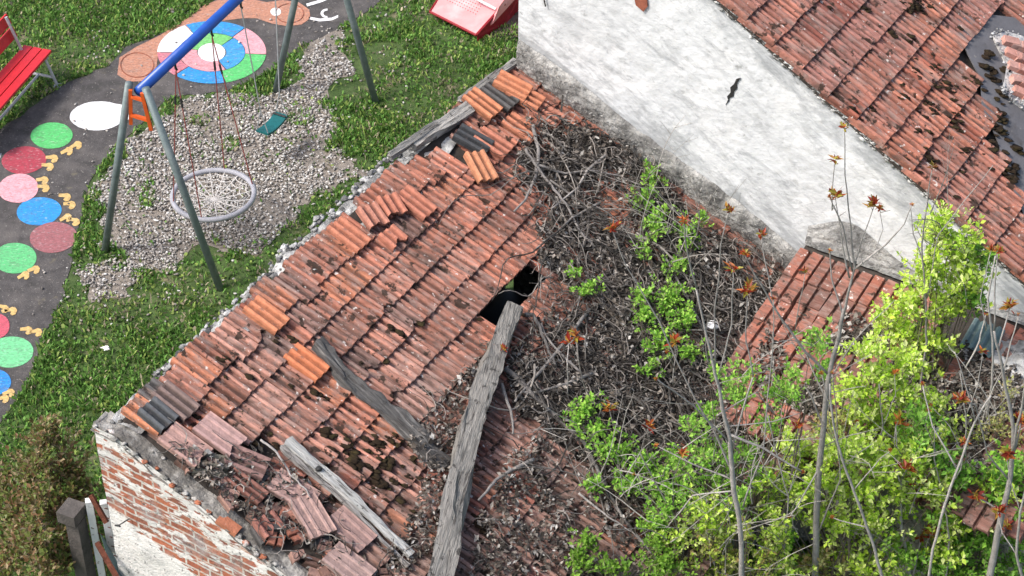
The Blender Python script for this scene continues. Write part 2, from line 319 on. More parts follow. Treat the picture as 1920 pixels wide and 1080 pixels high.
for gi, pl in enumerate(GRAV):
    x0, x1, y0, y1 = bbox(pl); x0 -= .35; x1 += .35; y0 -= .35; y1 += .35; n = int((x1-x0)*(y1-y0)*1500)
    for k in range(n):
        p = (rnd.uniform(x0-.1, x1+.1), rnd.uniform(y0-.1, y1+.1), 0)
        if not inside((p[0]+.16*n3(p, 3.5), p[1]+.16*n3(p, 3.1), 0), pl) and rnd.random() > .035: continue
        w = n3(p, 1.3)+.5*n3(p, 4)
        if w < -.22 and rnd.random() < .7: continue
        if inside(p, PATH) and rnd.random() < .85: continue
        r = rnd.uniform(.009, .021); c = PC[rnd.choices(range(6), (5, 4, 4, 3, 4, 3))[0]]; g = rnd.uniform(.75, 1.2); c = tuple(q*g for q in c)
        A = Matrix.Rotation(rnd.uniform(0, 6.3), 3, 'Z') @ Matrix.Rotation(rnd.uniform(-.4, .4), 3, 'X'); i0 = len(m.v)
        s = (r*rnd.uniform(1.0, 1.6), r*rnd.uniform(.7, 1), r*rnd.uniform(.45, .75)); z = rnd.uniform(.006, .03)
        for q in IV: d = A @ Vector((q[0]*s[0], q[1]*s[1], q[2]*s[2])); m.vert((p[0]+d.x, p[1]+d.y, z+d.z), c)
        for f in IF: m.face(*[i0+q for q in f])
tag(m.build('pebbles', M['pebble'], smooth=True), 'pale grey pebbles spread under the swings', 'gravel', kind='stuff')

# grass
def vnoise(x, y, s, seed):
    r_ = np.random.RandomState(seed).rand(64, 64); fx, fy = x/s, y/s; ix, iy = np.floor(fx).astype(int), np.floor(fy).astype(int); tx, ty = fx-ix, fy-iy
    tx = tx*tx*(3-2*tx); ty = ty*ty*(3-2*ty); g = lambda a, b: r_[(a % 64), (b % 64)]
    return (g(ix, iy)*(1-tx)+g(ix+1, iy)*tx)*(1-ty)+(g(ix, iy+1)*(1-tx)+g(ix+1, iy+1)*tx)*ty
def npin(x, y, pl):
    c = np.zeros(len(x), bool); j = len(pl)-1
    for i in range(len(pl)):
        xi, yi, xj, yj = pl[i][0], pl[i][1], pl[j][0], pl[j][1]
        with np.errstate(divide='ignore', invalid='ignore'): k = ((yi > y) != (yj > y)) & (x < (xj-xi)*(y-yi)/(yj-yi+1e-12)+xi)
        c ^= k; j = i
    return c
def grass(name, n, xr, yr, seed, label):
    r_ = np.random.RandomState(seed); x = r_.uniform(*xr, n); y = r_.uniform(*yr, n)
    dens = .55*vnoise(x, y, .9, 1)+.45*vnoise(x, y, .28, 2)
    keep = r_.rand(n) < np.clip((dens-.18)*2.4, 0.30, 1)
    inp = npin(x, y, PATH); keep &= ~inp
    for g in GRAV:
        gi = npin(x, y, g); gi = npin(x+.30*(vnoise(x, y, .22, 13)-.5), y+.30*(vnoise(x, y, .22, 14)-.5), g); keep &= ~gi | ((r_.rand(n) < .45) & (vnoise(x, y, .42, 5) > .80)) | (r_.rand(n) < .025)
    for g in SAND:
        gi = npin(x+.5*(vnoise(x, y, .3, 3)-.5), y+.5*(vnoise(x, y, .3, 4)-.5), g); keep &= ~gi | (r_.rand(n) < .22)
    # neither inside the houses
    b = (x-O.x)*V.x+(y-O.y)*V.y; a = (x-O.x)*U.x+(y-O.y)*U.y
    keep &= ~((b > -.2) & (a > -.2) & (b < 4.2)); keep &= ~((b > .0) & (a > 5.9))
    x, y, dens, b, a = x[keep], y[keep], dens[keep], b[keep], a[keep]; n = len(x)
    kind = r_.rand(n); ang = r_.uniform(0, 6.283, n); w = r_.uniform(.008, .018, n); h = r_.uniform(.035, .08, n)*(.5+.9*dens)
    leafy = kind < .55; w[leafy] *= 2.1; h[leafy] *= .6
    lean = r_.uniform(.2, 1.1, n)*h; ca, sa = np.cos(ang), np.sin(ang); la = r_.uniform(0, 6.283, n)
    z0 = r_.uniform(0, .015, n)
    p0 = np.stack([x-ca*w/2, y-sa*w/2, z0], 1); p1 = np.stack([x+ca*w/2, y+sa*w/2, z0], 1)
    dx, dy = np.cos(la)*lean, np.sin(la)*lean
    p2 = np.stack([x+dx*.55+ca*w*.6, y+dy*.55+sa*w*.6, z0+h*.75], 1); p3 = np.stack([x+dx, y+dy, z0+h], 1); p4 = np.stack([x+dx*.55-ca*w*.6, y+dy*.55-sa*w*.6, z0+h*.75], 1)
    ve = np.stack([p0, p1, p2, p3, p4], 1).reshape(-1, 3); fa = np.arange(n*5).reshape(n, 5)
    dry = vnoise(x, y, 1.1, 9)*.55+vnoise(x, y, .3, 10)*.35
    for g in SAND: dry += .35*npin(x+.5*(vnoise(x, y, .3, 3)-.5), y+.5*(vnoise(x, y, .3, 4)-.5), g)
    g = np.array([.125, .255, .052])[None]*r_.uniform(.5, 1.6, (n, 1)); yl = np.array([.30, .40, .10])[None]*r_.uniform(.7, 1.3, (n, 1)); st = np.array([.42, .36, .25])[None]*r_.uniform(.6, 1.2, (n, 1))
    k = r_.rand(n)[:, None]; d_ = dry[:, None]
    c = np.where(k < .18+.6*np.clip(d_-.45, 0, 1), yl, g); c = np.where((k > .93-1.1*np.clip(d_-.5, 0, .8)), st, c)
    return tag(nmesh(name, ve, fa, np.repeat(c, 5, 0), M['blade']), label, 'grass', kind='stuff')
grass('grass', 380000, (-7.6, 3.5), (12.6, 25.5), 11, 'short weedy green grass around the playground path and gravel')
# ------------------------------------------------------------------ painted games on the path
def pell(m, cx, cy, w, h, z, c, rot=0, n=40, rag=.03, seed=0):
    pts = []
    for k in range(n):
        t = 2*math.pi*k/n; q = 1+rag*n3((math.cos(t)*1.5, math.sin(t)*1.5, seed), 1)+rag*.5*n3((math.cos(t)*6, math.sin(t)*6, seed), 1)
        x, y = math.cos(t)*w/2*q, math.sin(t)*h/2*q; pts.append(at(cx+x*math.cos(rot)-y*math.sin(rot), cy+x*math.sin(rot)+y*math.cos(rot), z))
    m.poly(list(reversed(pts)), c)
GREEN = (.10, .50, .15); PINK = (.75, .35, .39); BLUE = (.03, .27, .62); MAUVE = (.32, .12, .13); CRIM = (.38, .05, .075); WHITE = (.82, .82, .82); ORG = (.46, .22, .145); YEL = (.62, .42, .16)
root = empty('painted_caterpillar', at(60, 400, .01), 'long caterpillar of coloured discs with yellow feet painted on the grey path', 'ground painting')
SEG = [(183, 217, 104, 54, WHITE, -.05, 'white'), (97, 254, 79, 49, GREEN, -.05, 'bright green'), (45, 300, 84, 51, CRIM, -.1, 'dark red'), (34, 353, 76, 54, PINK, -.1, 'pale pink'), (73, 396, 84, 53, BLUE, -.1, 'blue'),
       (100, 445, 90, 57, MAUVE, -.1, 'dull mauve'), (28, 484, 82, 57, (.12, .48, .19), -.05, 'green'), (-18, 612, 72, 54, (.55, .10, .14), -.1, 'pinkish red'), (20, 660, 86, 58, (.17, .55, .26), -.08, 'light green'), (-18, 716, 76, 54, (.03, .24, .62), 0, 'blue')]
for i, (x, y, w, h, c, r_, nm) in enumerate(SEG):
    m = MB(); pell(m, x, y, w, h, .012+.0015*(i % 2), c, r_, seed=i)
    if i == 0: m.poly([at(*q, .012+.003) for q in ((215, 194), (246, 199), (246, 222), (205, 238))], c)
    tag(m.build('body_disc', M['paint'], root), nm+' painted disc')
FEET = [(143, 273, -.5), (126, 284, -.4), (98, 297, 0), (90, 312, .1), (80, 338, -.1), (82, 352, .1), (122, 369, .1), (131, 384, 0), (124, 409, -.5), (139, 415, .3), (64, 506, -.3), (45, 517, -.5), (6, 578, .3), (21, 583, -.1), (50, 619, 0), (68, 623, -.1), (17, 737, -.3), (6, 748, -.2)]
m = None
for x, y, r_ in FEET:
    m = MB(); pts = [(-13, -5), (-3, -6), (3, -8), (9, -6), (12, 0), (8, 7), (1, 9), (-3, 6), (0, 1), (-13, 1)]
    cr, sr = math.cos(r_), math.sin(r_); m.poly([at(x+(a*cr-b*sr)*.95, y+(a*sr+b*cr)*.95, .014) for a, b in reversed(pts)], YEL); m.build('foot', M['paint'], root)
root = empty('painted_snail', at(400, 90, .01), 'big snail with multicoloured round shell and orange body painted on the path', 'ground painting')
m = MB()
BODY = [(220, 140), (224, 108), (255, 88), (300, 66), (345, 38), (385, 8), (415, -2), (450, -6), (500, 4), (530, 0), (560, 4), (580, 18), (582, 34), (565, 46), (540, 49), (510, 44), (480, 34), (455, 34), (410, 40), (350, 60), (312, 82), (296, 105), (292, 135), (270, 152), (240, 153)]
m.poly([at(x, y, .012) for x, y in reversed(BODY)], ORG); m.build('body', M['paint'], root)
for (x, y, w, h) in ((257, 122, 62, 46), (543, 25, 52, 36)):
    m = MB(); m.tube([at(x+w/2*math.cos(t*.209), y+h/2*math.sin(t*.209), .014) for t in range(30)], .008, 4, (.30, .10, .06), closed=True); m.build('swirl', M['paint'], root)
m = MB(); pell(m, 517, 22, 20, 15, .0155, WHITE); m.build('eye', M['paint'], root)
SX, SY, SW, SH = 397, 98, 204, 117
def sector(r0, r1, a0, a1, c, name, z):
    m = MB(); n = 16; a0, a1 = R(a0), R(a1)
    P = lambda r, t: at(SX+SW/2*r*math.cos(t), SY+SH/2*r*math.sin(t), z)
    o_ = [P(r1*(1+.015*n3((t, r1, 0), 9)), a0+(a1-a0)*t/n) for t in range(n+1)]+[P(r0, a1-(a1-a0)*t/n) for t in range(n+1)]
    m.poly(list(reversed(o_)), c); m.build(name, M['paint'], root)
for a0, a1, c in ((4, 75, GREEN), (75, 133, BLUE), (133, 180, (.55, .19, .23)), (180, 241, WHITE), (241, 308, BLUE), (308, 364, PINK)): sector(.62, 1, a0+.6, a1-.6, c, 'shell_patch', .014)
for a0, a1, c in ((-50, 65, (.05, .30, .62)), (65, 195, (.68, .30, .33)), (195, 310, (.17, .50, .15))): sector(.27, .61, a0+1, a1-1, c, 'shell_patch', .014)
m = MB(); pell(m, SX, SY, 52, 34, .0145, WHITE); m.build('shell_patch', M['paint'], root)
m = MB(); m.poly([at(x, y, .012) for x, y in ((576, 12), (600, 5), (622, -4), (622, -8), (598, 0), (574, 7))][::-1], WHITE)
m.build('feeler', M['paint'], root)
m = MB(); cl = [(579, 31), (600, 35), (622, 33), (634, 28)]
m.poly([at(x, y, .012) for x, y in cl]+[at(x, y+5, .012) for x, y in reversed(cl)], WHITE)
arc = [(614+13*math.cos(t), 25+9*math.sin(t)) for t in [R(90+20*k) for k in range(10)]]
m.poly([at(x, y, .0135) for x, y in arc]+[at(614+(x-614)*.6, 25+(y-25)*.6, .0135) for x, y in reversed(arc)], WHITE); m.build('feeler', M['paint'], root)

# ------------------------------------------------------------------ swing frame and swings
A1, A2 = at(195, 470), at(415, 543); B1, B2 = at(515, 172), at(706, 192)
HT = 2.42
m0, m1 = (A1+A2)/2, (B1+B2)/2; top0 = at(262, 170, HT); bd = ((m1-m0)).normalized()
top0 = Vector((top0.x, top0.y, HT)); top1 = top0+bd*3.75
root = empty('swing_frame', m0, 'grey steel A-frame swing set with a blue top beam and orange corner bracket', 'swing frame')
side = Vector((bd.y, -bd.x, 0))
m = MB(); m.tube([top0-bd*.02, top1+bd*.1], .058, 14); m.build('top_beam', M['blue'], root, smooth=True)
for (f1, f2, tp) in ((A1, A2, top0), (B1, B2, top1)):
    for f, s in ((f1, -1), (f2, 1)):
        tpp = tp+side*s*.10+Vector((0, 0, .08))-bd*.03 if tp is top0 else tp+side*s*.08+Vector((0, 0, .05))
        m = MB(); m.tube([f-Vector((0, 0, .05)), tpp], .042, 12); m.build('leg', M['galv'], root, smooth=True)
for tp, s in ((top0, -1),):
    m = MB(); q = tp-bd*.06; Z = Vector((0, 0, 1))
    for s_ in (-1, 1): m.tube([q+side*s_*.07+Z*.03, q+side*s_*.125-Z*.42], .026, 4)
    m.tube([q-side*.08-Z*.06, q+side*.08-Z*.06], .022, 4); m.tube([q-side*.12-Z*.30, q+side*.12-Z*.30], .024, 4); m.build('bracket', M['orange'], root)
def beam_pt(px): # point on the beam below pixel column
    lo, hi = 0, 1
    for _ in range(30):
        t = (lo+hi)/2; P = top0.lerp(top1, t); d = P-CP; x = 960+FPX*d.dot(CX)/d.dot(CF)
        if x < px: lo = t
        else: hi = t
    return top0.lerp(top1, lo)-Vector((0, 0, .06))
H1, H2, H3, H4 = beam_pt(327), beam_pt(395), beam_pt(450), beam_pt(513)
for h in (H1, H2, H3, H4):
    m = MB(); m.tube([h+Vector((0, 0, .02)), h-Vector((0, 0, .07)), h+bd*.02-Vector((0, 0, .10))], .014, 6); m.build('hook', M['dark'], root)
nc = at(400, 365, .50); RR = 74/163
root = empty('basket_swing', nc, 'round basket swing with a grey padded ring and white rope net', 'swing', )
ring = [nc+Vector((math.cos(t*math.pi/24), math.sin(t*math.pi/24), 0))*RR for t in range(48)]
m = MB(); m.tube(ring, .030, 10, closed=True); m.build('ring', M['ring'], root, smooth=True)
m = MB()
for k in range(8):
    t = math.pi*k/8+.2; n = 9
    m.tube([nc+Vector((math.cos(t), math.sin(t), 0))*RR*(2*j/n-1)-Vector((0, 0, .07*(1-(2*j/n-1)**2))) for j in range(n+1)], .0068, 4)
for q in (.2, .36, .52, .68, .84):
    pts = []
    for k in range(36):
        t = 2*math.pi*k/36; rr = RR*(q+(.05 if k % 3 == 0 else -.03)); pts.append(nc+Vector((math.cos(t), math.sin(t), 0))*rr-Vector((0, 0, .07*(1-q*q))))
    m.tube(pts, .0068, 4, closed=True)
m.build('net', M['rope'], root)
for hk, an in ((H1, (200, 260)), (H2, (20, 80))):
    for a_ in an:
        e = nc+Vector((math.cos(R(a_)), math.sin(R(a_)), 0))*RR; s_ = hk-Vector((0, 0, .1)); knee = s_.lerp(e, .25)
        m = MB(); m.tube([s_+(knee-s_)*t for t in (0, .5, 1)]+[knee.lerp(e, t) for t in (.5, 1)], .007, 5); m.build('rope', M['rope_red'], root)
        m = MB(); m.tube([s_.lerp(e, .18), s_.lerp(e, .24)], .014, 6); m.build('rope_clamp', M['dark'], root)
sc_ = at(510, 234, .45); root = empty('flat_swing', sc_, 'small flat teal swing seat hanging from long grey chains', 'swing')
sd = (at(531, 213, .45)-at(490, 252, .45)).normalized(); sp = Vector((sd.y, -sd.x, 0)); m = MB(); n = 10; hl, hw = .21, .085
tp_ = []
for k in range(n+1):
    t = -1+2*k/n; z = .035*t*t
    for s_ in (-1, 1): m.vert(sc_+sd*hl*t+sp*hw*s_+Vector((0, 0, z)))
    for s_ in (-1, 1): m.vert(sc_+sd*hl*t+sp*hw*s_+Vector((0, 0, z-.03)))
for k in range(n):
    i = 4*k; j = i+4; m.face(i, i+1, j+1, j); m.face(i+3, i+2, j+2, j+3); m.face(i, j, j+2, i+2); m.face(i+1, i+3, j+3, j+1)
m.face(0, 2, 3, 1); i = 4*n; m.face(i, i+1, i+3, i+2); m.build('seat', M['teal'], root)
m = MB(); m.tube([sc_+sd*hl*.78-sp*hw+Vector((0, 0, .04)), sc_+sd*hl*.78+sp*hw+Vector((0, 0, .04))], .012, 5); m.build('strap', M['dark'], root)
for hk, s_ in ((H3, -1), (H4, 1)):
    e = sc_+sd*hl*s_*.95+Vector((0, 0, .32)); m = MB(); m.tube([hk-Vector((0, 0, .08)), e], .008, 5)
    m.build('chain', M['silver'], root)
    m = MB()
    for q in (-1, 1): m.tube([e, sc_+sd*hl*s_*.95+sp*hw*q*.9+Vector((0, 0, .03))], .006, 5)
    m.build('chain_fork', M['silver'], root)

# ------------------------------------------------------------------ bench
b0 = at(96, 94, .45); bdv = (at(0, 203, .45)-b0).normalized(); bq = Vector((bdv.y, -bdv.x, 0))
if (at(50, 83, .45)-b0).dot(bq) < 0: bq = -bq
BL = 1.75
root = empty('bench', at(60, 200), 'red slatted park bench with silver tube legs at the edge of the path', 'bench')
up = Vector((0, 0, 1))
def slat(p, q, wv, th, name, mt):
    m = MB(); n_ = (q-p).cross(wv).normalized()*th; m.prism([p, q, q+wv, p+wv], -n_ if n_.z > 0 else n_); return m.build(name, mt, root)
for k in range(3): slat(b0+bq*(.128*k)+up*.01*k*0, b0+bdv*BL+bq*(.128*k), bq*.112, .035, 'seat_slat', M['red'])
bk = b0+bq*.40+up*.10
for k in range(2): p = bk+up*(.02+.17*k)+bq*(.04+.05*k); slat(p+bdv*.0, p+bdv*BL, up*.13+bq*.045, .03, 'back_slat', M['red'])
for e_ in (.10, BL-.12):
    p = b0+bdv*e_; m = MB()
    ft = p+bq*-.07-up*.45; m.tube([ft, p+bq*.05-up*.05], .02, 8); m.tube([ft+bq*.50, p+bq*.34-up*.05, bk+bdv*e_+bq*.09+up*.34], .02, 8)
    m.tube([p+bq*.0-up*.05, p+bq*.38-up*.05], .018, 8); m.tube([p-bq*.04-up*.33, p+bq*.38-up*.33], .018, 8)
    m.box(Matrix.Translation(ft), .09, .09, .02); m.box(Matrix.Translation(ft+bq*.5), .09, .09, .02); m.build('leg_frame', M['silver'], root, smooth=False)
m = MB(); m.tube([b0+bdv*.10+bq*.17-up*.33, b0+bdv*(BL-.12)+bq*.17-up*.33], .018, 8); m.build('stretcher', M['silver'], root)

# ------------------------------------------------------------------ red metal platform, round lid
root = empty('metal_ramp', at(880, 20), 'faded red perforated metal sheet ramp lying by the white house corner', 'ramp')
zr = .32
q = [at(806, 22, .12), at(893, 66, .12), at(945, 8, zr), at(1000, -60, zr+.1), at(890, -110, zr+.1)]
m = MB(); m.prism([q[0], q[1], q[2], q[3], q[4]], (0, 0, -.02)); m.build('plate', M['pinkplate'], root)
m = MB(); m.tube([q[0], q[1]], .016, 6); m.tube([q[1], q[2], q[3]], .02, 6); m.tube([q[0], q[4]], .014, 6)
m.prism([q[1]+Vector((.01, .0, -.012)), q[2]+Vector((.01, 0, -.012)), q[3]+Vector((.01, 0, -.012)), q[3]*1+Vector((.01, 0, -q[3].z+.02)), q[2]+Vector((.01, 0, -q[2].z+.02)), q[1]+Vector((.01, 0, -q[1].z+.02))], (.012, 0, 0)); m.build('side_rim', M['darkred'], root)
m = MB(); r1, r2 = q[0].lerp(q[4], .30), q[1].lerp(q[3], .40); m.tube([at(885, 0, zr-.04)+Vector((0, 0, .05)), at(930, 22, zr-.08)+Vector((0, 0, .04))], .018, 6); m.build('rib', M['whitepaint'], root)
m = MB(); e1 = (q[1]-q[0]).normalized(); e2 = (q[4]-q[0]).normalized(); nn_ = e1.cross(e2).normalized()
nn_ = nn_ if nn_.z > 0 else -nn_
for i in range(14):
    for j in range(11):
        p = q[0]+e1*(.05+.045*i)+e2*(.30+.05*j)+nn_*.004
        m.poly([p+e1*.008*math.cos(t)+e2*.008*math.sin(t) for t in (0, 1.05, 2.1, 3.14, 4.2, 5.2)], )
tag(m.build('hole_pattern', M['darkred'], root), kind='stuff')
m = MB(); q2 = [at(948, 4, zr+.02), at(965, -12, zr+.1), at(985, -40, zr+.3), at(930, 32, .18), at(913, 52, .10)]
m.prism([at(912, 50, .12), at(925, 40, .2), at(975, -15, .34), at(962, -22, .45), at(936, 12, .36)], (0, 0, -.03)); m.build('side_wing', M['pinkplate'], root)
root = empty('round_lid', at(945, 50), 'round rusty brown manhole lid set in the grass against the white house', 'lid')
m = MB(); cc = at(958, 42, .03); rr = .36
m.prism([cc+Vector((math.cos(t*math.pi/20), math.sin(t*math.pi/20), 0))*rr for t in range(40)], (0, 0, -.05)); m.build('plate', M['lid'], root)
m = MB(); m.tube([cc+Vector((math.cos(t*math.pi/20), math.sin(t*math.pi/20), 0))*rr for t in range(40)], .01, 5, closed=True); m.tube([at(952, 56, .035), at(953, 84, .035)], .01, 5); m.build('rim', M['dark'], root)

# ------------------------------------------------------------------ roof tile builder (local house coordinates)
PROF = [(0, -.012), (.03, .024), (.13, .034), (.19, .026), (.225, .0), (.40, .0), (.44, .022), (.55, .024), (.59, .0), (.76, .0), (.80, .022), (.87, .030), (.96, .028), (1, -.012)]
PROFW = [(0, -.014), (.03, .030), (.40, .024), (.45, -.008), (.52, -.008), (.55, .034), (.95, .026), (1, -.014)]
def tile(mb, c, dn, ac, no, w, ln, colr, chip=0.0, r=rnd, PROF=PROF):
    """one clay tile: c = centre of its upper end, dn = down-slope unit, ac = across unit, no = normal"""
    dirt = r.uniform(.35, .75); n = len(PROF); i0 = len(mb.v); ch = [0]*n
    if chip > 0:
        s_ = r.randrange(n-4)
        for k in range(n): ch[k] = chip*max(0, 1-abs(k-s_)/3.5)*r.uniform(.6, 1)+chip*.15*r.random()
    else:
        for k in range(n): ch[k] = r.uniform(0, .004)
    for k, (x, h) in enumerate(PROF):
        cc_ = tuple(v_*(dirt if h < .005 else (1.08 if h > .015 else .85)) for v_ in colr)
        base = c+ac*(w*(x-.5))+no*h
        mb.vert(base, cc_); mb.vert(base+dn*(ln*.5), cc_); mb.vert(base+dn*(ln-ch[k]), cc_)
        mb.vert(base+dn*(ln-ch[k])-no*.030, tuple(v_*.3 for v_ in colr)); mb.vert(base-no*.030, colr)  # front lip coloured dark to paint the shade between courses
    for k in range(n-1):
        a, b = i0+5*k, i0+5*k+5
        mb.face(a, a+1, b+1, b); mb.face(a+1, a+2, b+2, b+1); mb.face(a+2, a+3, b+3, b+2); mb.face(a+4, a, b, b+4); mb.face(a+3, a+4, b+4, b+3)
    a = i0; mb.face(a, a+4, a+3, a+2, a+1); a = i0+5*(n-1); mb.face(a, a+1, a+2, a+3, a+4)
def mixc(a, b, t): return tuple(x*(1-t)+y*t for x, y in zip(a, b))
FRESH = (.55, .215, .115); SALMON = (.46, .180, .118); PALE = (.40, .235, .188); BROWN = (.23, .13, .10); GREY = (.10, .095, .092); DKRED = (.25, .065, .042)

# ------------------------------------------------------------------ the ruined house
house = empty('ruined_house', O, 'low ruined house with broken red tile roof and worn brick gable in the foreground', 'house', rz=HROT)
# walls are closed all round; local frame x = b (down the slope), y = a (along the ridge)
BE = 4.05
def lw(m, name, mt, parent=house, **k): return m.build(name, mt, parent, local=True, **k)
def wall_grid(f, n, mm):                     # f(i/n, j/m) -> point
    m = MB(); m.col = (.4, .39, .37)
    for i in range(n+1):
        for j in range(mm+1): m.vert(f(i/n, j/mm))
    for i in range(n):
        for j in range(mm): a = i*(mm+1)+j; m.face(a, a+mm+1, a+mm+2, a+1)
    return m
# gable wall: outer face at y = -0.36
def gab(s, t):
    b = -.20+s*(BE+.2); zt = Z1-T1*max(b, 0)-.10; z = t*zt
    return (b, -.18+.012*n3((b, z, 0), 4), z)
m = wall_grid(gab, 90, 60); m.f = [tuple(reversed(f)) for f in m.f] if False else m.f
gw = lw(m, 'brick_gable', M['brick'])
m = wall_grid(lambda s, t: (-.20, -.18+.18*s+.01*n3((s, t, 1), 6), t*(Z1-.10)), 6, 30); lw(m, 'gable_end', M['brick'])
# coping: rough mortar top of the gable, plus loose lumps
def cop(s, t):
    b = -.23+s*(BE+.25); y = -.195+t*.25; z = Z1-T1*max(b, 0)-.115+.03*n3((b, y, 0), 3.5)+.025*n3((b, y, 3), 11)+(.02 if .15 < t < .85 else -.03)
    y += .02*n3((b, t, 5), 6); return (b, y, z)
m = wall_grid(cop, 150, 12)
for i, v_ in enumerate(m.v): k = n3(v_, 2.5); m.c[i] = mixc((.15, .14, .125), (.33, .315, .29), max(0, min(1, .5+k*1.6)))
lw(m, 'coping', M['rough'])
m = MB()
for k in range(110):
    b = rnd.uniform(-.2, BE); y = rnd.choice([rnd.uniform(-.19, .03), rnd.uniform(-.2, -.15)]); z = Z1-T1*max(b, 0)-.105
    c = rnd.choice([(.3, .29, .26), (.45, .43, .4), (.2, .19, .17), (.42, .15, .08)]); m.blob((b, y, z), rnd.uniform(.01, .028), (rnd.uniform(1, 1.8), 1, .6), c, k, .5)
tag(lw(m, 'coping_rubble', M['stone'], smooth=True), kind='stuff'); m = MB()
for b, y in ((1.12, -.15), (1.95, -.16), (2.15, -.16)):
    Mx = Matrix.Translation((b, y, Z1-T1*b-.10)) @ Matrix.Rotation(.39, 4, 'Y') @ Matrix.Rotation(rnd.uniform(-.1, .1), 4, 'Z'); m.box(Mx, .2, .09, .05, (.42, .16, .09)); lw(m, 'brick', M['tile_w']); m = MB()
# ridge-side wall: rubble stones showing beyond the tiles
m = wall_grid(lambda s, t: (-.12+.02*n3((s*6, t, 2), 6), -.17+s*(L+.17), t*(Z1-.14)), 60, 20); m.f = [tuple(reversed(f)) for f in m.f]; m.col = (.4, .39, .37); lw(m, 'back_wall', M['stone'])
def rt(s, t):
    a = -.05+s*(L-.2); wv = .12+.10*max(0, n3((a*1.0, 7, 2), 1.1)+.35)+(.08 if 2.2 < a < 4.6 else 0); b = -wv+t*(wv+.18); z = Z1-.10+.05*n3((a, b, 7), 4)+.03*n3((a, b, 9), 12)-(.06 if t < .1 else 0); return (b+.03*n3((a, 0, 4), 5), a, z)
m = wall_grid(rt, 200, 8)
for i, v_ in enumerate(m.v): k = n3(v_, 3); m.c[i] = mixc((.24, .24, .23), (.5, .5, .48), max(0, min(1, .5+k*2)))
lw(m, 'wall_top', M['stone'])
m = MB()
for k in range(420):
    a = rnd.uniform(.55, 4.5); b = rnd.uniform(-.2-(.08 if 2.2 < a < 4.6 else 0), .0)-.03*n3((a, 1, 1), 2); g = rnd.choice([.10, .18, .3, .42, .5])*rnd.uniform(.8, 1.15); m.blob((b, a, Z1-.105+rnd.uniform(-.02, .015)), rnd.uniform(.012, .034), (1, rnd.uniform(.9, 1.7), .6), (g, g, g*.97), k, .45)
lw(m, 'rubble', M['stone'], smooth=True)
# front and far walls, floor-high
m = wall_grid(lambda s, t: (BE-.12, -.17+s*(L+.17), t*(Z1-T1*BE-.12)), 40, 10); lw(m, 'front_wall', M['stone'])
m = wall_grid(lambda s, t: (s*(BE-.1), L-.03, t*(Z1-T1*s*(BE-.1)-.1)), 20, 4); lw(m, 'far_wall', M['stone'])
# hole in the roof
HOLE = [roof(x, y) for x, y in ((985, 532), (1024, 562), (1000, 592), (975, 600), (932, 628), (906, 612))]
HOLE = [(p.x, p.y) for p in HOLE]
HB0, HB1 = 1.42, 1.80; HA0, HA1 = 2.98, 3.80
SN = Vector((T1, 0, 1)).normalized(); SD = Vector((1, 0, -T1)).normalized(); SA = Vector((0, 1, 0))
roof_e = MB(); roof_e.col = (1, 1, 1)
def pz(b, h=0): return Z1-T1*b+h
def deck_patch(m, b0, b1, a0, a1, h): m.prism([(b0, a0, pz(b0, h)), (b1, a0, pz(b1, h)), (b1, a1, pz(b1, h)), (b0, a1, pz(b0, h))], (0, 0, -.03))
hb0, hb1, ha0, ha1 = 1.30, 1.80, 3.02, 4.06
deck_patch(roof_e, -.02, hb0, -.02, L-.01, -.07); deck_patch(roof_e, hb1, BE, -.02, L-.01, -.07); deck_patch(roof_e, hb0, hb1, -.02, ha0, -.07); deck_patch(roof_e, hb0, hb1, ha1, L-.01, -.07)
rf = lw(roof_e, 'roof', M['deck'])
m = MB(); m.tube([(1.2, 3.42, pz(1.2, -.5)), (2.2, 3.40, pz(2.2, -.5))], .05, 4, (.12, .11, .1)); m.tube([(1.2, 2.6, pz(1.2, -.35)), (2.2, 2.6, pz(2.2, -.35))], .05, 4, (.12, .11, .1)); lw(m, 'rafter', M['wood'], rf)
m = MB(); m.prism([(-.1, -.1, .05), (BE-.15, -.1, .05), (BE-.15, L-.05, .05), (-.1, L-.05, .05)], (0, 0, -.04)); lw(m, 'floor', M['dark'])  # floor coloured near black so the hole looks like unlit interior
CW, RS, TL = .2227, .2785, .385
rowc = int(BE/RS)+1; colc = int(L/CW)
def tint_main(b, a):
    n1 = n3((b, a, 0), 1.1)+.5*n3((b, a, 4), 3.3)
    base = SALMON
    k = min(1, max(0, (3.6-a)/3.2*.55+(b-.6)*.28+n1*.55)); c = mixc(base, PALE if n3((b, a, 9), 2) > -.1 else BROWN, k)
    if b > 1.6: c = mixc(c, BROWN, min(.7, (b-1.6)*.45))
    return c
mt_ = MB(); wob = lambda a, s: .02*n3((a, s, 0), .8)
broken = [(roof(690, 385).xy, .16), (roof(715, 425).xy, .13), (roof(330, 900).xy, .22), (roof(480, 900).xy, .3), (roof(560, 960).xy, .28), (roof(640, 1040).xy, .25), (roof(880, 300).xy, .12), (roof(800, 330).xy, .1)]
GAPS = [roof(880, 250).xy, roof(430, 905).xy, roof(525, 955).xy, roof(620, 1020).xy]
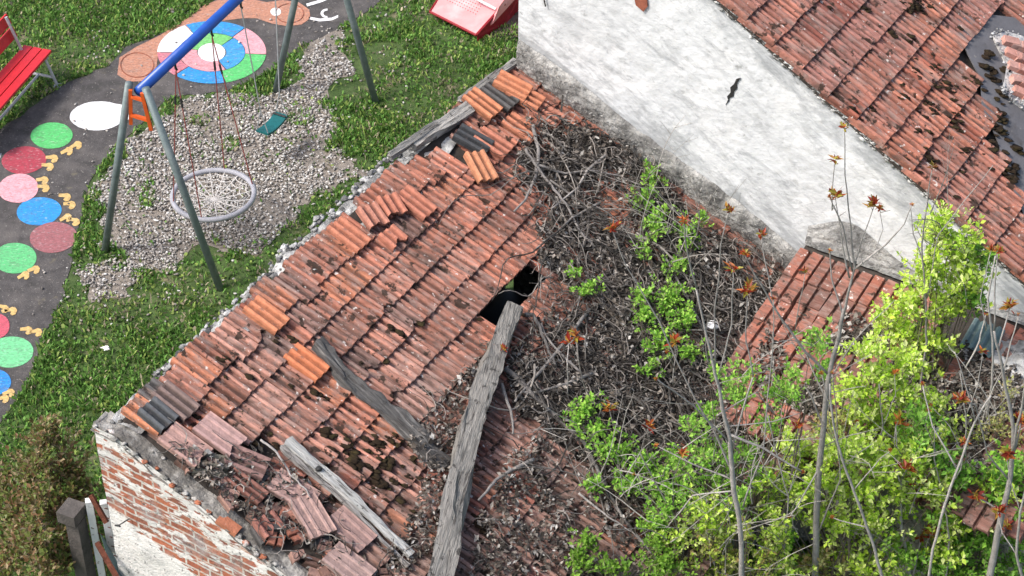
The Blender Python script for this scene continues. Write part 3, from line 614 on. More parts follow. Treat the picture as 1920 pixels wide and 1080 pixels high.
for j in range(rowc):
    for i in range(colc):
        b = j*RS-.07; a = (i+.5)*CW+.01
        if j == 0 and 4.0 < a < 5.0: b += .12
        if j == 0: b += rnd.uniform(-.03, .05)
        bm, am = b+TL*.7, a
        if inside((bm, am), [(1.50, 3.10), (1.86, 3.10), (1.86, 3.95), (1.50, 3.95)]): continue
        if any((Vector((bm, am))-g).length < .13 for g in GAPS): continue
        hit = max([0]+[1-(Vector((bm, am))-q).length/(r_*1.6) for q, r_ in broken])
        if hit > .3 and rnd.random() < .4: continue
        jit = .006+.10*hit
        c = tint_main(b, a); g = rnd.uniform(.68, 1.2); c = tuple(q*g for q in c)
        rr_ = rnd.random()
        if rr_ < .05: c = mixc(FRESH, c, .45)
        elif rr_ < .12: c = mixc(GREY, c, .45)
        elif rr_ < .18: c = mixc(DKRED, c, .4)
        if a < .5 and b < .4: c = rnd.choice([FRESH, SALMON, GREY, BROWN])
        P = Vector((b, a, 0)); P.z = pz(b, -.028+.004*rnd.random()+wob(a, b)+.03*hit)
        rz = rnd.gauss(0, .018)+rnd.uniform(-.5, .5)*hit; ac = (SA*math.cos(rz)+SD*math.sin(rz)).normalized(); dn = (SD*math.cos(rz)-SA*math.sin(rz)).normalized()
        til = .115+rnd.gauss(0, .012)+.05*hit; dn = (dn+SN*til).normalized(); no = dn.cross(ac).normalized(); no = no if no.z > 0 else -no
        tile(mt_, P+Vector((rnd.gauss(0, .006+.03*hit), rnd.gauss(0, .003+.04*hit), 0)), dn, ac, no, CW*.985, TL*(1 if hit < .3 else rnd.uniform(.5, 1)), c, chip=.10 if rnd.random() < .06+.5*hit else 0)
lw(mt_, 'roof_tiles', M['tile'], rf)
def moss(parent, spots, zf, seed):
    m = MB(); r_ = random.Random(seed)
    for (b, a, s) in spots:
        for q in range(r_.randint(1, 4)):
            bb, aa = b+r_.gauss(0, s*.7), a+r_.gauss(0, s*.5); m.blob((bb, aa, zf(bb)+.012+s*.1), s*r_.uniform(.5, 1.1), (1.6, .9, .35), (1, 1, 1), r_.random()*50, .45)
    return tag(lw(m, 'moss', M['moss'], parent, smooth=True), kind='stuff')
sp = []
for k in range(140):
    x, y = rnd.choice([(rnd.gauss(730, 90), rnd.gauss(880, 70)), (rnd.gauss(560, 150), rnd.gauss(800, 80)), (rnd.uniform(380, 1250), rnd.uniform(560, 1080)), (rnd.gauss(700, 40), rnd.gauss(890, 35))])
    p = roof(x, y)
    if -.1 < p.x < BE and 0 < p.y < L-.2 and not inside((p.x, p.y), HOLE): sp.append((p.x, p.y, rnd.uniform(.012, .042)))
moss(rf, sp, lambda b: pz(b, .012), 5)

# loose and displaced tiles: each lies on the roof and could be lifted off
PROFS = [(0, 0), (.02, .018), (.10, .020), (.14, .008), (.30, .006), (.34, .016), (.42, .016), (.46, .006), (.66, .006), (.70, .016), (.78, .016), (.82, .006), (.92, .008), (.97, .018), (1, 0)]
def loose(px, py, rz, colr, label, h=.06, w=.215, ln=.36, tilt=0.05, chip=0, roll=0):
    P = roof(px, py, h); ac = (SA*math.cos(rz)+SD*math.sin(rz)).normalized(); dn = (SD*math.cos(rz)-SA*math.sin(rz)).normalized()
    dn = (dn+SN*tilt).normalized(); ac = (ac+SN*roll).normalized(); no = dn.cross(ac); no = (no if no.z > 0 else -no).normalized()
    mb = MB(); C0 = P-dn*(ln/2); wp = W(*P); rel = lambda q: q
    if colr[2] > .19: w = max(w, .25); ln = max(ln, .39); tile(mb, C0, dn, ac, no, w, ln, colr, chip, rnd, PROFS)
    else: tile(mb, C0, dn, ac, no, w, ln, colr, chip)
    mb.v = [tuple(W(*v_)-wp) for v_ in mb.v]
    o = mb.build('roof_tile', M['tile_w']); o.location = wp; tag(o, label, 'roof tile', 'loose roof tiles on the ruined roof'); return o
loose(905, 194, .05, FRESH, 'bright orange loose tile at the ridge edge beside the grey timber', .09)
loose(962, 160, -.18, FRESH, 'bright orange tile pair end nearest the roof peak by the white wall', .13)
loose(985, 180, -.15, mixc(FRESH, SALMON, .3), 'orange tile lying second from the roof peak beside its twin', .10)
loose(938, 178, .02, GREY, 'sooty black tile wedged between the bright orange tiles at the peak', .08)
loose(1022, 212, -.1, mixc(SALMON, PALE, .2), 'faded orange tile below the peak touching the white house band', .06)
loose(978, 240, .0, mixc(FRESH, SALMON, .5), 'orange tile with dark spots lying above the dead vine', .05)
loose(888, 262, -.15, (.055, .058, .062), 'dark slate coloured tile beside the stone wall top near the peak', .07)
loose(925, 268, -.05, SALMON, 'salmon tile with a white speck next to the dark slate tile', .075)
loose(903, 312, .55, (.50, .22, .12), 'twisted orange brown tile lying across the courses above the vine', .10)
loose(735, 385, .45, SALMON, 'short broken tile standing askew at the ridge by the stone wall', .08, ln=.24, chip=.05)
loose(700, 405, .4, mixc(SALMON, PALE, .3), 'cracked salmon tile left of the askew ridge tile', .08, ln=.26, chip=.06)
loose(738, 445, .1, SALMON, 'jagged broken half tile below the cracked ridge tiles', .07, ln=.2, chip=.08)
loose(655, 440, .03, mixc(SALMON, FRESH, .3), 'whole salmon tile resting over the course left of the broken cluster', .055)
loose(780, 380, .05, SALMON, 'long salmon tile resting right of the broken ridge cluster', .06)
loose(500, 590, .0, FRESH, 'fresh orange double ribbed tile overlapping the mossy wall top', .06)
loose(575, 680, .0, mixc(FRESH, (.56, .17, .07), .5), 'brightest orange tile beside the charred beam end', .055)
loose(297, 777, .05, (.095, .1, .105), 'blackened square tile at the left corner of the roof', .09, ln=.27)
loose(330, 752, .02, mixc(GREY, PALE, .35), 'grey stained tile lying above the blackened corner tile', .08)
loose(345, 832, -.02, (.44, .27, .23), 'pale pink tile overhanging the mortar coping near the left corner', .10, chip=.03)
loose(410, 812, -.02, (.46, .29, .26), 'pale pink notched tile right of its twin near the left corner', .10, chip=.05)
loose(397, 872, -.5, (.17, .16, .125), 'greenish grey tile stub jutting from under the pink tiles', .05, ln=.28)
loose(462, 865, -.30, (.27, .16, .14), 'dull brown tile with a pale chip lying askew in the collapsed patch', .09, roll=.05)
loose(462, 912, .0, (.24, .11, .085), 'narrow dark tile slanting over rubble by the coping', .07, w=.15, roll=.1)
loose(548, 918, -.12, (.42, .27, .235), 'pale cracked tile under the white twig in the collapsed patch', .08)
loose(585, 965, .42, (.40, .26, .225), 'ribbed pink tile twisted toward the coping below the cracked one', .11)
loose(655, 990, .1, (.36, .23, .20), 'pinkish tile beside the pale split plank', .08)
loose(652, 1058, .0, (.38, .26, .23), 'large pale tile lying at the bottom edge by the coping', .09, w=.25)
loose(505, 985, .3, (.30, .13, .10), 'small reddish tile piece in the rubble next to the coping', .05, ln=.2, chip=.06)

m = MB(); shp = [(330, 850), (440, 890), (560, 970), (640, 1040), (740, 1095), (590, 1080), (420, 945)]; spl = [roof(x, y) for x, y in shp]; x0, x1, y0, y1 = bbox(spl)
for k in range(70):
    b, a = rnd.uniform(x0, x1), rnd.uniform(y0, y1)
    if not inside((b, a), spl): continue
    th = rnd.uniform(0, 6.3); ac = (SA*math.cos(th)+SD*math.sin(th)+SN*rnd.gauss(0, .2)).normalized(); dn = SN.cross(ac).normalized(); no = SN
    c = rnd.choice([SALMON, PALE, BROWN, PALE, GREY, PALE]); g = rnd.uniform(.6, 1.0); tile(m, Vector((b, a, pz(b, rnd.uniform(-.03, .03)))), dn, ac, no, rnd.uniform(.08, .18), rnd.uniform(.08, .18), tuple(q*g for q in c), .04, rnd, PROFW)
tag(lw(m, 'tile_shards', M['tile_w'], rf), kind='stuff')

# ------------------------------------------------------------------ timbers on the roof
def timber(name, pts, wd, th, colr, label, plane=roof, h=.1, cat='beam', seg=40, rag=.012, off=None):
    L0 = [plane(x, y, h if off is None else off[i]) for i, (x, y) in enumerate(pts)]
    P = [W(*q) for q in L0]; o0 = P[0].copy(); ax = (P[-1]-P[0]).normalized(); Nn = (V*SN.x+Vector((0, 0, SN.z))).normalized(); sd_ = Nn.cross(ax).normalized(); Nn = ax.cross(sd_)
    tot = (P[-1]-P[0]).length; m = MB(); prof = [(-1, 1), (-.4, 1.03), (.2, .98), (1, 1), (1.02, 0), (1, -1), (-1, -1), (-1.02, 0)]
    wd = wd if hasattr(wd, '__len__') else (wd, wd)
    for k in range(seg+1):
        t = k/seg; c_ = Vector((t*tot, 0, 0)); q = t*(len(P)-1); i = min(len(P)-2, int(q)); pt = P[i].lerp(P[i+1], q-i)-P[0]; x_ = pt.dot(ax); y_ = pt.dot(sd_); z_ = pt.dot(Nn)
        w_ = (wd[0]*(1-t)+wd[1]*t)/2
        for (a_, b_) in prof:
            nz_ = n3((t*tot*2.2, a_*2, b_*2+th*50), 1)*rag*2+n3((t*tot*9, a_*3, b_*3), 1)*rag*.7
            ex = (.03*n3((a_*5, b_*5, k), 3) if k in (0, seg) else 0)
            m.vert((x_+ex, y_+a_*w_+nz_, z_+b_*th/2+nz_*.7), colr)
    n = len(prof)
    for k in range(seg):
        for j in range(n): a_ = k*n+j; b_ = k*n+(j+1) % n; m.face(a_, b_, b_+n, a_+n)
    m.face(*reversed(range(n))); m.face(*range(seg*n, seg*n+n))
    o = m.build(name, M['wood']); o.matrix_world = Matrix((( ax.x, sd_.x, Nn.x, P[0].x), (ax.y, sd_.y, Nn.y, P[0].y), (ax.z, sd_.z, Nn.z, P[0].z), (0, 0, 0, 1)))
    return tag(o, label, cat, 'old timbers lying on the ruined roof')
timber('roof_beam', [(962, 580), (880, 800), (818, 1110)], (.155, .195), .17, (.235, .222, .20), 'thick grey weathered beam running down from the roof hole', off=(.12, .15, .16), rag=.022)
timber('roof_beam', [(596, 640), (690, 745), (838, 875)], (.12, .14), .07, (.10, .095, .09), 'dark charred splintered beam lying among the tiles left of the grey beam', off=(.10, .09, .06), rag=.03)
timber('plank', [(540, 826), (640, 915), (772, 1040)], (.10, .07), .04, (.48, .47, .44), 'pale bleached split plank with a dark knot', off=(.12, .11, .09), cat='plank', rag=.012)
timber('plank', [(528, 838), (640, 935), (765, 1062)], (.04, .03), .035, (.30, .28, .26), 'thin darker split strip alongside the bleached plank', off=(.10, .09, .07), cat='plank', rag=.012)
timber('ridge_rail', [(730, 293), (815, 236), (870, 205)], (.05, .05), .05, (.28, .27, .25), 'thin grey rail sticking out past the wall over the grass', off=(.06, .03, .02), cat='rail')
timber('ridge_rail', [(862, 190), (920, 150), (968, 114)], (.06, .06), .05, (.30, .29, .27), 'short grey rail at the very peak of the roof', off=(.02, .02, .02), cat='rail')
timber('ridge_beam', [(772, 272), (880, 205)], (.12, .12), .10, (.34, .325, .30), 'squared grey beam along the ridge beside the bright orange tiles', off=(.0, .02), rag=.014)
m = MB(); kp = roof(598, 879, .145); m.blob((0, 0, 0), .03, (1, 1, .7), (1, 1, 1), 3, .3); o = m.build('knot', M['dark'], smooth=True); o.name = 'plank_knot'; o.location = W(*kp); tag(o, 'small black lump standing for the knot in the bleached plank', 'stone')  # added lump that stands for the dark knot of the plank

# ------------------------------------------------------------------ white neighbour house
nb = empty('white_house', W(0, L, 0), 'white plastered house with mossy red tile roof beside the ruin', 'house', rz=HROT)
nb.location = O                         # same local frame as the ruin
def topz(b): return Z2-T2*b-.06
B0, B1 = .04, 9.0
def ww(s, t):
    b = B0+s*(B1-B0); zt = max(.3, topz(b)) if b > -3 else 0; z = t*zt
    return (b, L+.012*n3((b, z, 0), 1.3)+.006*n3((b, z, 2), 6), z)
# the wall is taller than the frame at its left end: ridge is above b = 0
m = wall_grid(ww, 180, 60); lw(m, 'wall', M['plaster'], nb)
m = wall_grid(lambda s, t: (B0, L+s*6, t*topz(B0)), 10, 20); m.f = [tuple(reversed(f)) for f in m.f]; lw(m, 'end_wall', M['plaster'], nb)
m = wall_grid(lambda s, t: (B0+s*(B1-B0), L+6, t*topz(B0+s*(B1-B0))), 10, 20); lw(m, 'rear_wall', M['plaster'], nb)
# crumbly verge under the tiles
m = MB()
for k in range(1500):
    b = rnd.uniform(.3, 6.3); dz = -abs(rnd.gauss(0, .03))+.03; g = rnd.choice([.7, .62, .5, .3, .18]); m.blob((b, L-.004, topz(b)+dz-.01), rnd.uniform(.008, .028), (1.3, .7, .8), (g, g, g*.97), k, .5)
tag(lw(m, 'verge_mortar', M['stone'], nb, smooth=True), kind='stuff')
# rough unplastered band where the ruin's roof meets the wall
def bt(b): return (.10+.02*n3((b, 0, 0), 2)) if b < .12 else .235+.05*n3((b, 0, 0), 1.3)+.02*n3((b, 0, 0), 7)
def bnd(s, t):
    b = .05+s*3.28; z0 = pz(b, -.05); h = (.34 if b < 2.5 else .34-.05*(b-2.5))+.05*n3((b, 3, 0), 1.2)+.02*n3((b, 0, 3), 8)
    if b < .25: h = .33
    th = .05*math.sin(math.pi*min(1, t*1.02))**.5 if t < 1 else 0
    return (b, L-.008-th-.018*n3((b, t*2, 0), 14)*(1 if 0 < t < 1 else 0)-(.05 if t == 0 else 0), z0+t*(h+.05))
m = wall_grid(bnd, 200, 14)
for i, v_ in enumerate(m.v): k = n3(v_, 5); m.c[i] = mixc((.17, .165, .155), (.42, .41, .385), max(0, min(1, .5+k*1.8)))
lw(m, 'rough_band', M['rough'], nb)
m = MB()
for k in range(1300):                    # dry rootlets clinging to the band
    b = rnd.uniform(.06, 3.25); z = pz(b, rnd.uniform(-.02, .33)); l_ = rnd.uniform(.015, .05); g = rnd.choice([.45, .38, .3, .2, .12]); d = Vector((rnd.gauss(0, 1), rnd.gauss(0, .35), rnd.gauss(0, 1))).normalized()*l_; e_ = Vector((-d.z, .3*l_, d.x))*.22
    p = Vector((b, L-.07-rnd.random()*.015, z)); m.poly([p-d*.5, p+e_*.5, p+d*.5, p-e_*.5], (g, g*.97, g*.9))
tag(lw(m, 'dry_roots', M['litter'], nb), kind='stuff')
# slit crack, wire, patch of bare brick
m = MB(); cr = [(1388, 146), (1380, 149), (1376, 158), (1369, 164), (1370, 173), (1363, 181), (1365, 187), (1360, 197), (1367, 190), (1368, 184), (1375, 181), (1376, 172), (1382, 166), (1381, 158)]
m.prism([wallp(x, y, L-.016) for x, y in cr], (0, .01, 0)); lw(m, 'crack', M['dark'], nb)
m = MB(); m.tube([wallp(1018, -10, L-.02), wallp(1023, 12, L-.02)], .008, 5); lw(m, 'wire', M['dark'], nb)
m = MB(); m.prism([wallp(x, y, L-.018) for x, y in ((1188, -8), (1212, -8), (1214, 12), (1206, 22), (1192, 10))], (0, .01, 0), (.30, .10, .06)); lw(m, 'brick_patch', M['tile_w'], nb)
# roof 2
SN2 = Vector((T2, 0, 1)).normalized(); SD2 = Vector((1, 0, -T2)).normalized()
rz2 = lambda b, h=0: Z2-T2*b+h
m = MB(); m.prism([(.0, L-.02, rz2(0, -.05)), (9.0, L-.02, rz2(9, -.05)), (9.0, L+6.1, rz2(9, -.05)), (.0, L+6.1, rz2(0, -.05))], (0, 0, -.04)); rf2 = lw(m, 'roof', M['deck'], nb)
SHEET = [roof2(x, y) for x, y in ((1795, 38), (1850, 30), (1935, 40), (1960, 200), (1950, 420), (1925, 420), (1905, 372), (1890, 330), (1868, 262), (1840, 200), (1838, 150), (1812, 100), (1800, 70))]
SHEETL = [(p.x, p.y) for p in SHEET]
m2 = MB(); CW2, RS2 = .215, .291
for j in range(-1, 21):
    for i in range(0, 24):
        b = j*RS2+.10; a = L+.0+(i+.5)*CW2-.03; bm = b+.2
        if b < 0 or inside((bm, a), SHEETL): continue
        n1 = n3((b, a, 20), 1.2)+.6*n3((b, a, 24), 3.5); c = mixc(SALMON, (.33, .16, .135), max(0, min(.8, .35+n1*1.1)));
        if rnd.random() < .08: c = mixc(DKRED, c, .4)
        g = rnd.uniform(.75, 1.12); c = tuple(q*g for q in c); rz = rnd.gauss(0, .012)
        ac = (SA*math.cos(rz)+SD2*math.sin(rz)).normalized(); dn = (SD2*math.cos(rz)-SA*math.sin(rz)+SN2*(.11+rnd.gauss(0, .006))).normalized(); no = dn.cross(ac); no = (no if no.z > 0 else -no).normalized()
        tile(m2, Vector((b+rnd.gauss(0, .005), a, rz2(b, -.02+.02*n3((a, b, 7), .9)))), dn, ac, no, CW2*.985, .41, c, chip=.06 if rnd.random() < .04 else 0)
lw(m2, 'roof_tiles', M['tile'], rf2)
sp = []
for k in range(130):
    x, y = rnd.choice([(rnd.uniform(1480, 1920), rnd.uniform(0, 460)), (rnd.gauss(1780, 60), rnd.gauss(170, 90)), (rnd.gauss(1740, 90), rnd.gauss(250, 90)), (rnd.gauss(1712, 12), rnd.gauss(12, 8))]); p = roof2(x, y)
    if p.y > L+.05 and not inside((p.x, p.y), SHEETL): sp.append((p.x, p.y, rnd.uniform(.012, .034)))
for k in range(34):
    t = rnd.random(); x = 1845+50*t+rnd.gauss(0, 12); y = 120+220*t+rnd.gauss(0, 14); p = roof2(x, y); sp.append((p.x, p.y, rnd.uniform(.02, .05)))
moss(rf2, sp, lambda b: rz2(b, .018), 8)
m = MB(); cen = roof2(1890, 220)
m.prism([(p.x, p.y, rz2(p.x, .022)) for p in SHEET], (0, 0, -.02)); sh = lw(m, 'valley_sheet', M['slate'], rf2)
ch = empty('chimney_stub', W(*roof2(1915, 110)), 'broken brick chimney stub with crumbling mortar on the white house roof', 'chimney', rz=HROT)
cm = MB(); cp = roof2(1940, 135)
def chim(q):                              # irregular block rising from the roof
    out = [(1862, 66), (1885, 58), (1990, 90), (2010, 220), (1960, 230), (1905, 190), (1880, 170), (1888, 120)]
    return [roof2(x, y, q) for x, y in out]
ptop = chim(.06); cc_ = loc(ch.location)
cm.prism([(p-cc_)+Vector((0, 0, .05*n3(p, 3))) for p in ptop], (0, 0, -.3), (.55, .53, .5)); cm.build('mortar_bed', M['rough'], ch, local=True)
cm = MB(); r_ = random.Random(4)
for j in range(5):
    for i in range(8):
        p = roof2(1895+i*16+j*5, 78+j*24+i*7, .10)
        Mx = Matrix.Translation(p-cc_) @ Matrix.Rotation(.55+r_.uniform(-.15, .15), 4, 'Y') @ Matrix.Rotation(r_.choice([0, 1.57])*0+r_.uniform(-.2, .2)+.6, 4, 'Z'); cm.box(Mx, .17, .085, .06, mixc((.56, .24, .18), (.50, .33, .28), r_.random()))
cm.build('bricks', M['tile_w'], ch, local=True)
cm = MB()
for k in range(120):
    i = r_.randrange(len(ptop)); p = ptop[i].lerp(ptop[(i+1) % len(ptop)], r_.random())-cc_; g = r_.choice([.55, .42, .3, .2]); cm.blob(p+Vector((r_.gauss(0, .02), r_.gauss(0, .02), r_.uniform(-.02, .05))), r_.uniform(.006, .02), (1, 1, .6), (g, g, g), k, .5)
tag(cm.build('mortar_crumbs', M['stone'], ch, local=True, smooth=True), kind='stuff')

# ------------------------------------------------------------------ lean-to roof against the white house
ln_ = empty('lean_to_shed', O, 'low lean-to shed roof of brown red tiles tucked behind the green bush', 'shed', rz=HROT)
zl = lambda a, h=0: ZL-.25*(L-a)+h
LB0, LB1, LA0 = 3.30, 6.4, 4.2
m = MB(); m.prism([(LB0+.02, LA0, zl(LA0, -.05)), (LB1, LA0, zl(LA0, -.05)), (LB1, L-.02, zl(L, -.05)), (LB0+.02, L-.02, zl(L, -.05))], (0, 0, -.04)); rf3 = lw(m, 'roof', M['deck'], ln_)
m = wall_grid(lambda s, t: (LB0+.06+s*(LB1-LB0-.06), LA0+.12, t*(zl(LA0)-.1)), 20, 10); m.col = (.4, .4, .4); lw(m, 'wall', M['stone'], ln_)
m = wall_grid(lambda s, t: (LB0+.06, LA0+.12+s*(L-LA0-.15), t*(zl(LA0+s*(L-LA0-.15))-.1)), 10, 10); lw(m, 'wall', M['stone'], ln_)
SD3 = Vector((0, -1, -.25)).normalized(); SN3 = Vector((0, -.25, 1)).normalized(); SB = Vector((1, 0, 0)); m = MB()
gp = lean(1825, 640)
for j in range(7):
    for i in range(12):
        a = L-.12-j*.285+.05*(i % 2)*(j > 0)+.02*n3((i, j, 0), .9); b = LB0+(i+.5)*.262
        if abs(a-.2-gp.y) < .26 and abs(b-gp.x) < .25: continue
        n1 = n3((b, a, 40), 1.5); c = mixc(mixc(SALMON, DKRED, .4), (.18, .10, .082), max(0, min(.9, .35+n1+.25*(j > 3)))); g = rnd.uniform(.75, 1.15); c = tuple(q*g for q in c); rz = rnd.gauss(0, .03)
        ac = (SB*math.cos(rz)+SD3*math.sin(rz)).normalized(); dn = (SD3*math.cos(rz)-SB*math.sin(rz)+SN3*(.085+rnd.gauss(0, .01))).normalized(); no = dn.cross(ac); no = (no if no.z > 0 else -no).normalized()
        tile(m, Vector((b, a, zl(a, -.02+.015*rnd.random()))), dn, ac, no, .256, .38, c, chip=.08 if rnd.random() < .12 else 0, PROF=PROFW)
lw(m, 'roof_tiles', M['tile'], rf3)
# mortar fillet above the lean-to and rough concrete at its right
def fil(s, t):
    b = LB0+.02+s*(5.9-LB0); h = .30*math.exp(-((b-3.75)/.42)**2)+.10+.04*n3((b, 0, 0), 2); return (b, L-.012-.05*(1-t)-.012*n3((b, t, 0), 9), zl(L, -.02)+t*h)
m = wall_grid(fil, 120, 8)
for i, v_ in enumerate(m.v): m.c[i] = mixc((.20, .20, .195), (.36, .355, .34), max(0, min(1, .5+1.8*n3(v_, 4))))
lw(m, 'mortar_fillet', M['rough'], ln_)
def slab(s, t):
    p = lean(1862+s*190, 618+t*110+s*70, .05); return (p.x, p.y, p.z+.06*n3(p, 2)+.03*n3(p, 9))
m = wall_grid(slab, 60, 40); m.f = [tuple(reversed(f)) for f in m.f]
for i, v_ in enumerate(m.v): m.c[i] = mixc((.30, .295, .28), (.58, .57, .54), max(0, min(1, .5+2*n3(v_, 3))))
lw(m, 'rough_slab', M['stone'], ln_)
m = MB(); e0, e1_, e2_ = lean(1795, 655, .07), lean(1862, 600, .07), lean(1835, 668, .07)
axb = (lean(1862, 640, .07)-lean(1798, 622, .07)); axd = (lean(1800, 655, .07)-lean(1828, 600, .07)); c0 = lean(1828, 598, .07); n = 20
for k in range(n+1):
    for q in (0, 1):
        p = c0+Vector((1, 0, 0))*(.30*k/n)+SD3*(.34*q); m.vert((p.x, p.y, p.z+.018*math.sin(k/n*math.pi*8)))
for k in range(n): m.face(2*k, 2*k+2, 2*k+3, 2*k+1)
i0 = len(m.v)
o = lw(m, 'corrugated_sheet', M['corr'], ln_); sdm = o.modifiers.new('thick', 'SOLIDIFY'); sdm.thickness = .008

# ------------------------------------------------------------------ yard: broken things at the left bottom
def solidcol(name, px, py, ztop, sx, sy, mt, label, cat):
    pass
root = empty('concrete_post', atY(135, 1060, 14.0)*1, 'old concrete gatepost with a square cap half hidden in the brown bush', 'post')
cz = 1.55; pc = at(133, 952, cz); root.location = (pc.x, pc.y, 0)
m = MB(); m.box(Matrix.Translation((pc.x+.02, pc.y, cz/2-.08)) @ Matrix.Rotation(-.4, 4, 'Z'), .13, .13, cz-.12); m.build('shaft', M['concrete'], root)
m = MB(); m.box(Matrix.Translation((pc.x, pc.y, cz-.06)) @ Matrix.Rotation(-.4, 4, 'Z'), .18, .20, .12); m.build('cap', M['concrete'], root)
ZG = 1.6
g0 = at(166, 938, ZG); root = empty('wire_gate', (g0.x, g0.y, 0), 'white painted gate frame with rusty wire mesh beside the brick gable', 'gate')
gd = (at(232, 1090, ZG)-g0).normalized()
for p, nm in ((g0, 'post'), (g0+Vector((.13, -.02, 0)), 'post')):
    m = MB(); m.box(Matrix.Translation((p.x, p.y, ZG/2)) @ Matrix.Rotation(.2, 4, 'Z'), .06, .06, ZG); m.build(nm, M['whitepaint'], root)
m = MB(); m.prism([at(188, 1000, 1.3), at(215, 1090, 1.3), at(240, 1090, 1.0), at(196, 1010, 1.0)], (0, 0, -.02)); m.build('panel', M['corr'], root)
m = MB()
for k in range(7):
    z = ZG-.04-k*.12; m.tube([g0+Vector((0, 0, z-ZG)), g0+Vector((.30, -.10, z-ZG-.02))], .004, 4)
for k in range(4): p = g0+Vector((.075*k+.04, -.02*k, 0)); m.tube([p, p-Vector((0, 0, 1.4))], .004, 4)
m.build('mesh', M['rust'], root)
m = MB(); m.tube([at(170, 928, 1.75), at(200, 980, 1.55)], .028, 4); o = m.build('rusty_bar', M['rust']); tag(o, 'short rusty iron bar leaning above the gate against the brick gable', 'iron bar')
m = MB(); m.tube([at(182, 1018, 1.5), at(226, 1095, 1.35)], .03, 4); o = m.build('rusty_bar', M['rust']); tag(o, 'long rusty iron bar sloping below the gate top at the frame bottom', 'iron bar')
m = MB(); gpn = onpl(243, 972, (0, 1, 0), -.19); m.tube([W(*gpn), W(gpn.x-.05, gpn.y-.10, gpn.z-.03)], .006, 5); m.tube([W(gpn.x-.08, gpn.y-.10, gpn.z-.04), W(gpn.x-.02, gpn.y-.10, gpn.z-.02)], .008, 5); tag(m.build('wall_nail', M['dark']), 'bent iron nail sticking out of the white plaster of the gable', 'nail')

# ------------------------------------------------------------------ leaf litter, dead vines
LIT = [([(985, 235), (1040, 225), (1100, 250), (1180, 290), (1240, 350), (1330, 440), (1450, 500), (1480, 560), (1440, 680), (1420, 860), (1300, 930), (1150, 900), (1060, 860), (1010, 800), (965, 780), (950, 700), (985, 620), (1030, 590), (1010, 540), (1010, 470), (1000, 400), (960, 330), (975, 290)], 30000, 1.0),
       ([(900, 980), (960, 860), (1010, 820), (1150, 870), (1350, 880), (1420, 900), (1250, 1090), (880, 1090)], 9000, .9),
       ([(790, 790), (880, 700), (930, 640), (900, 800), (850, 1000), (760, 1090), (700, 1090), (780, 960), (800, 900), (760, 830)], 4000, .9),
       ([(300, 838), (430, 880), (500, 840), (620, 960), (700, 1060), (700, 1090), (600, 1095), (500, 1000), (400, 930)], 3900, .9)]
m = MB(); LC = [(.12, .10, .082), (.08, .066, .054), (.035, .029, .024), (.20, .175, .15), (.09, .076, .062), (.36, .34, .31), (.025, .021, .018), (.055, .046, .037), (.28, .245, .21)]
for pix, n, d_ in LIT:
    pl = [roof(x, y) for x, y in pix]; x0, x1, y0, y1 = bbox(pl)
    for k in range(n):
        b, a = rnd.uniform(x0, x1), rnd.uniform(y0, y1)
        if not inside((b, a), pl) or b > BE or a > L-.02: continue
        dn_ = n3((b, a, 11), 2.2)+.5*n3((b, a, 3), 7)
        if (dn_ < -.36 or (n == 9000 and dn_ < -.02) or (n < 4000 and dn_ < -.1)) and rnd.random() < .9: continue
        if n > 9000 and dn_ < -.05 and b < .9 and rnd.random() < .3: continue
        if inside((b, a), [(1.44, 3.05), (1.84, 3.05), (1.84, 4.02), (1.44, 4.02)]): continue
        h = .03+rnd.random()**1.3*.11*(.6+max(0, dn_)*1.6); s = rnd.uniform(.010, .033); th = rnd.uniform(0, 6.3); c = rnd.choice(LC); g = rnd.uniform(.7, 1.25); c = tuple(q*g for q in c)
        d1 = Vector((math.cos(th), math.sin(th), rnd.gauss(0, .45)))*s; d2 = Vector((-math.sin(th), math.cos(th), rnd.gauss(0, .45)))*s*rnd.uniform(.3, .7)
        p = Vector((b, a, pz(b, h))); m.poly([W(*(p-d1)), W(*(p+d2+Vector((0, 0, s*.3)))), W(*(p+d1)), W(*(p-d2))], c)
hum = [roof(x, y) for x, y in LIT[0][0]]; x0, x1, y0, y1 = bbox(hum); nx, ny = 130, 150; idx = {}  # dark humus mat added to blacken the shaded gaps between leaves
def hv(i, j):
    if (i, j) not in idx:
        b = x0+(x1-x0)*i/nx; a = min(L-.02, y0+(y1-y0)*j/ny); idx[(i, j)] = m.vert(W(b, a, pz(b, .030+.045*max(0, n3((b, a, 11), 2.2)+.2)+.018*n3((b, a, 2), 14))), rnd.choice([(.028, .023, .019), (.04, .033, .028), (.06, .05, .043)]))
    return idx[(i, j)]
for i in range(nx):
    for j in range(ny):
        b = x0+(x1-x0)*(i+.5)/nx; a = y0+(y1-y0)*(j+.5)/ny
        if not inside((b, a), hum) or b > BE-.03 or a > L-.03 or n3((b, a, 11), 2.2)+.5*n3((b, a, 3), 7)+.25*n3((b, a, 5), 20) < -.26: continue
        if inside((b, a), [(1.40, 3.02), (1.88, 3.02), (1.88, 4.05), (1.40, 4.05)]): continue
        m.face(hv(i, j), hv(i+1, j), hv(i+1, j+1), hv(i, j+1))
def llit(poly, n):
    pl = [lean(x, y) for x, y in poly]; x0, x1, y0, y1 = bbox(pl)
    for k in range(n):
        b, a = rnd.uniform(x0, x1), rnd.uniform(y0, y1)
        if not inside((b, a), pl) or a < LA0 or a > L-.03 or n3((b, a, 31), 2.5) < -.1: continue
        s = rnd.uniform(.012, .034); th = rnd.uniform(0, 6.3); c = rnd.choice(LC); d1 = Vector((math.cos(th), math.sin(th), rnd.gauss(0, .45)))*s; d2 = Vector((-math.sin(th), math.cos(th), rnd.gauss(0, .45)))*s*.5
        p = Vector((b, a, zl(a, .045+.05*rnd.random()))); m.poly([W(*(p-d1)), W(*(p+d2+Vector((0, 0, s*.3)))), W(*(p+d1)), W(*(p-d2))], c)
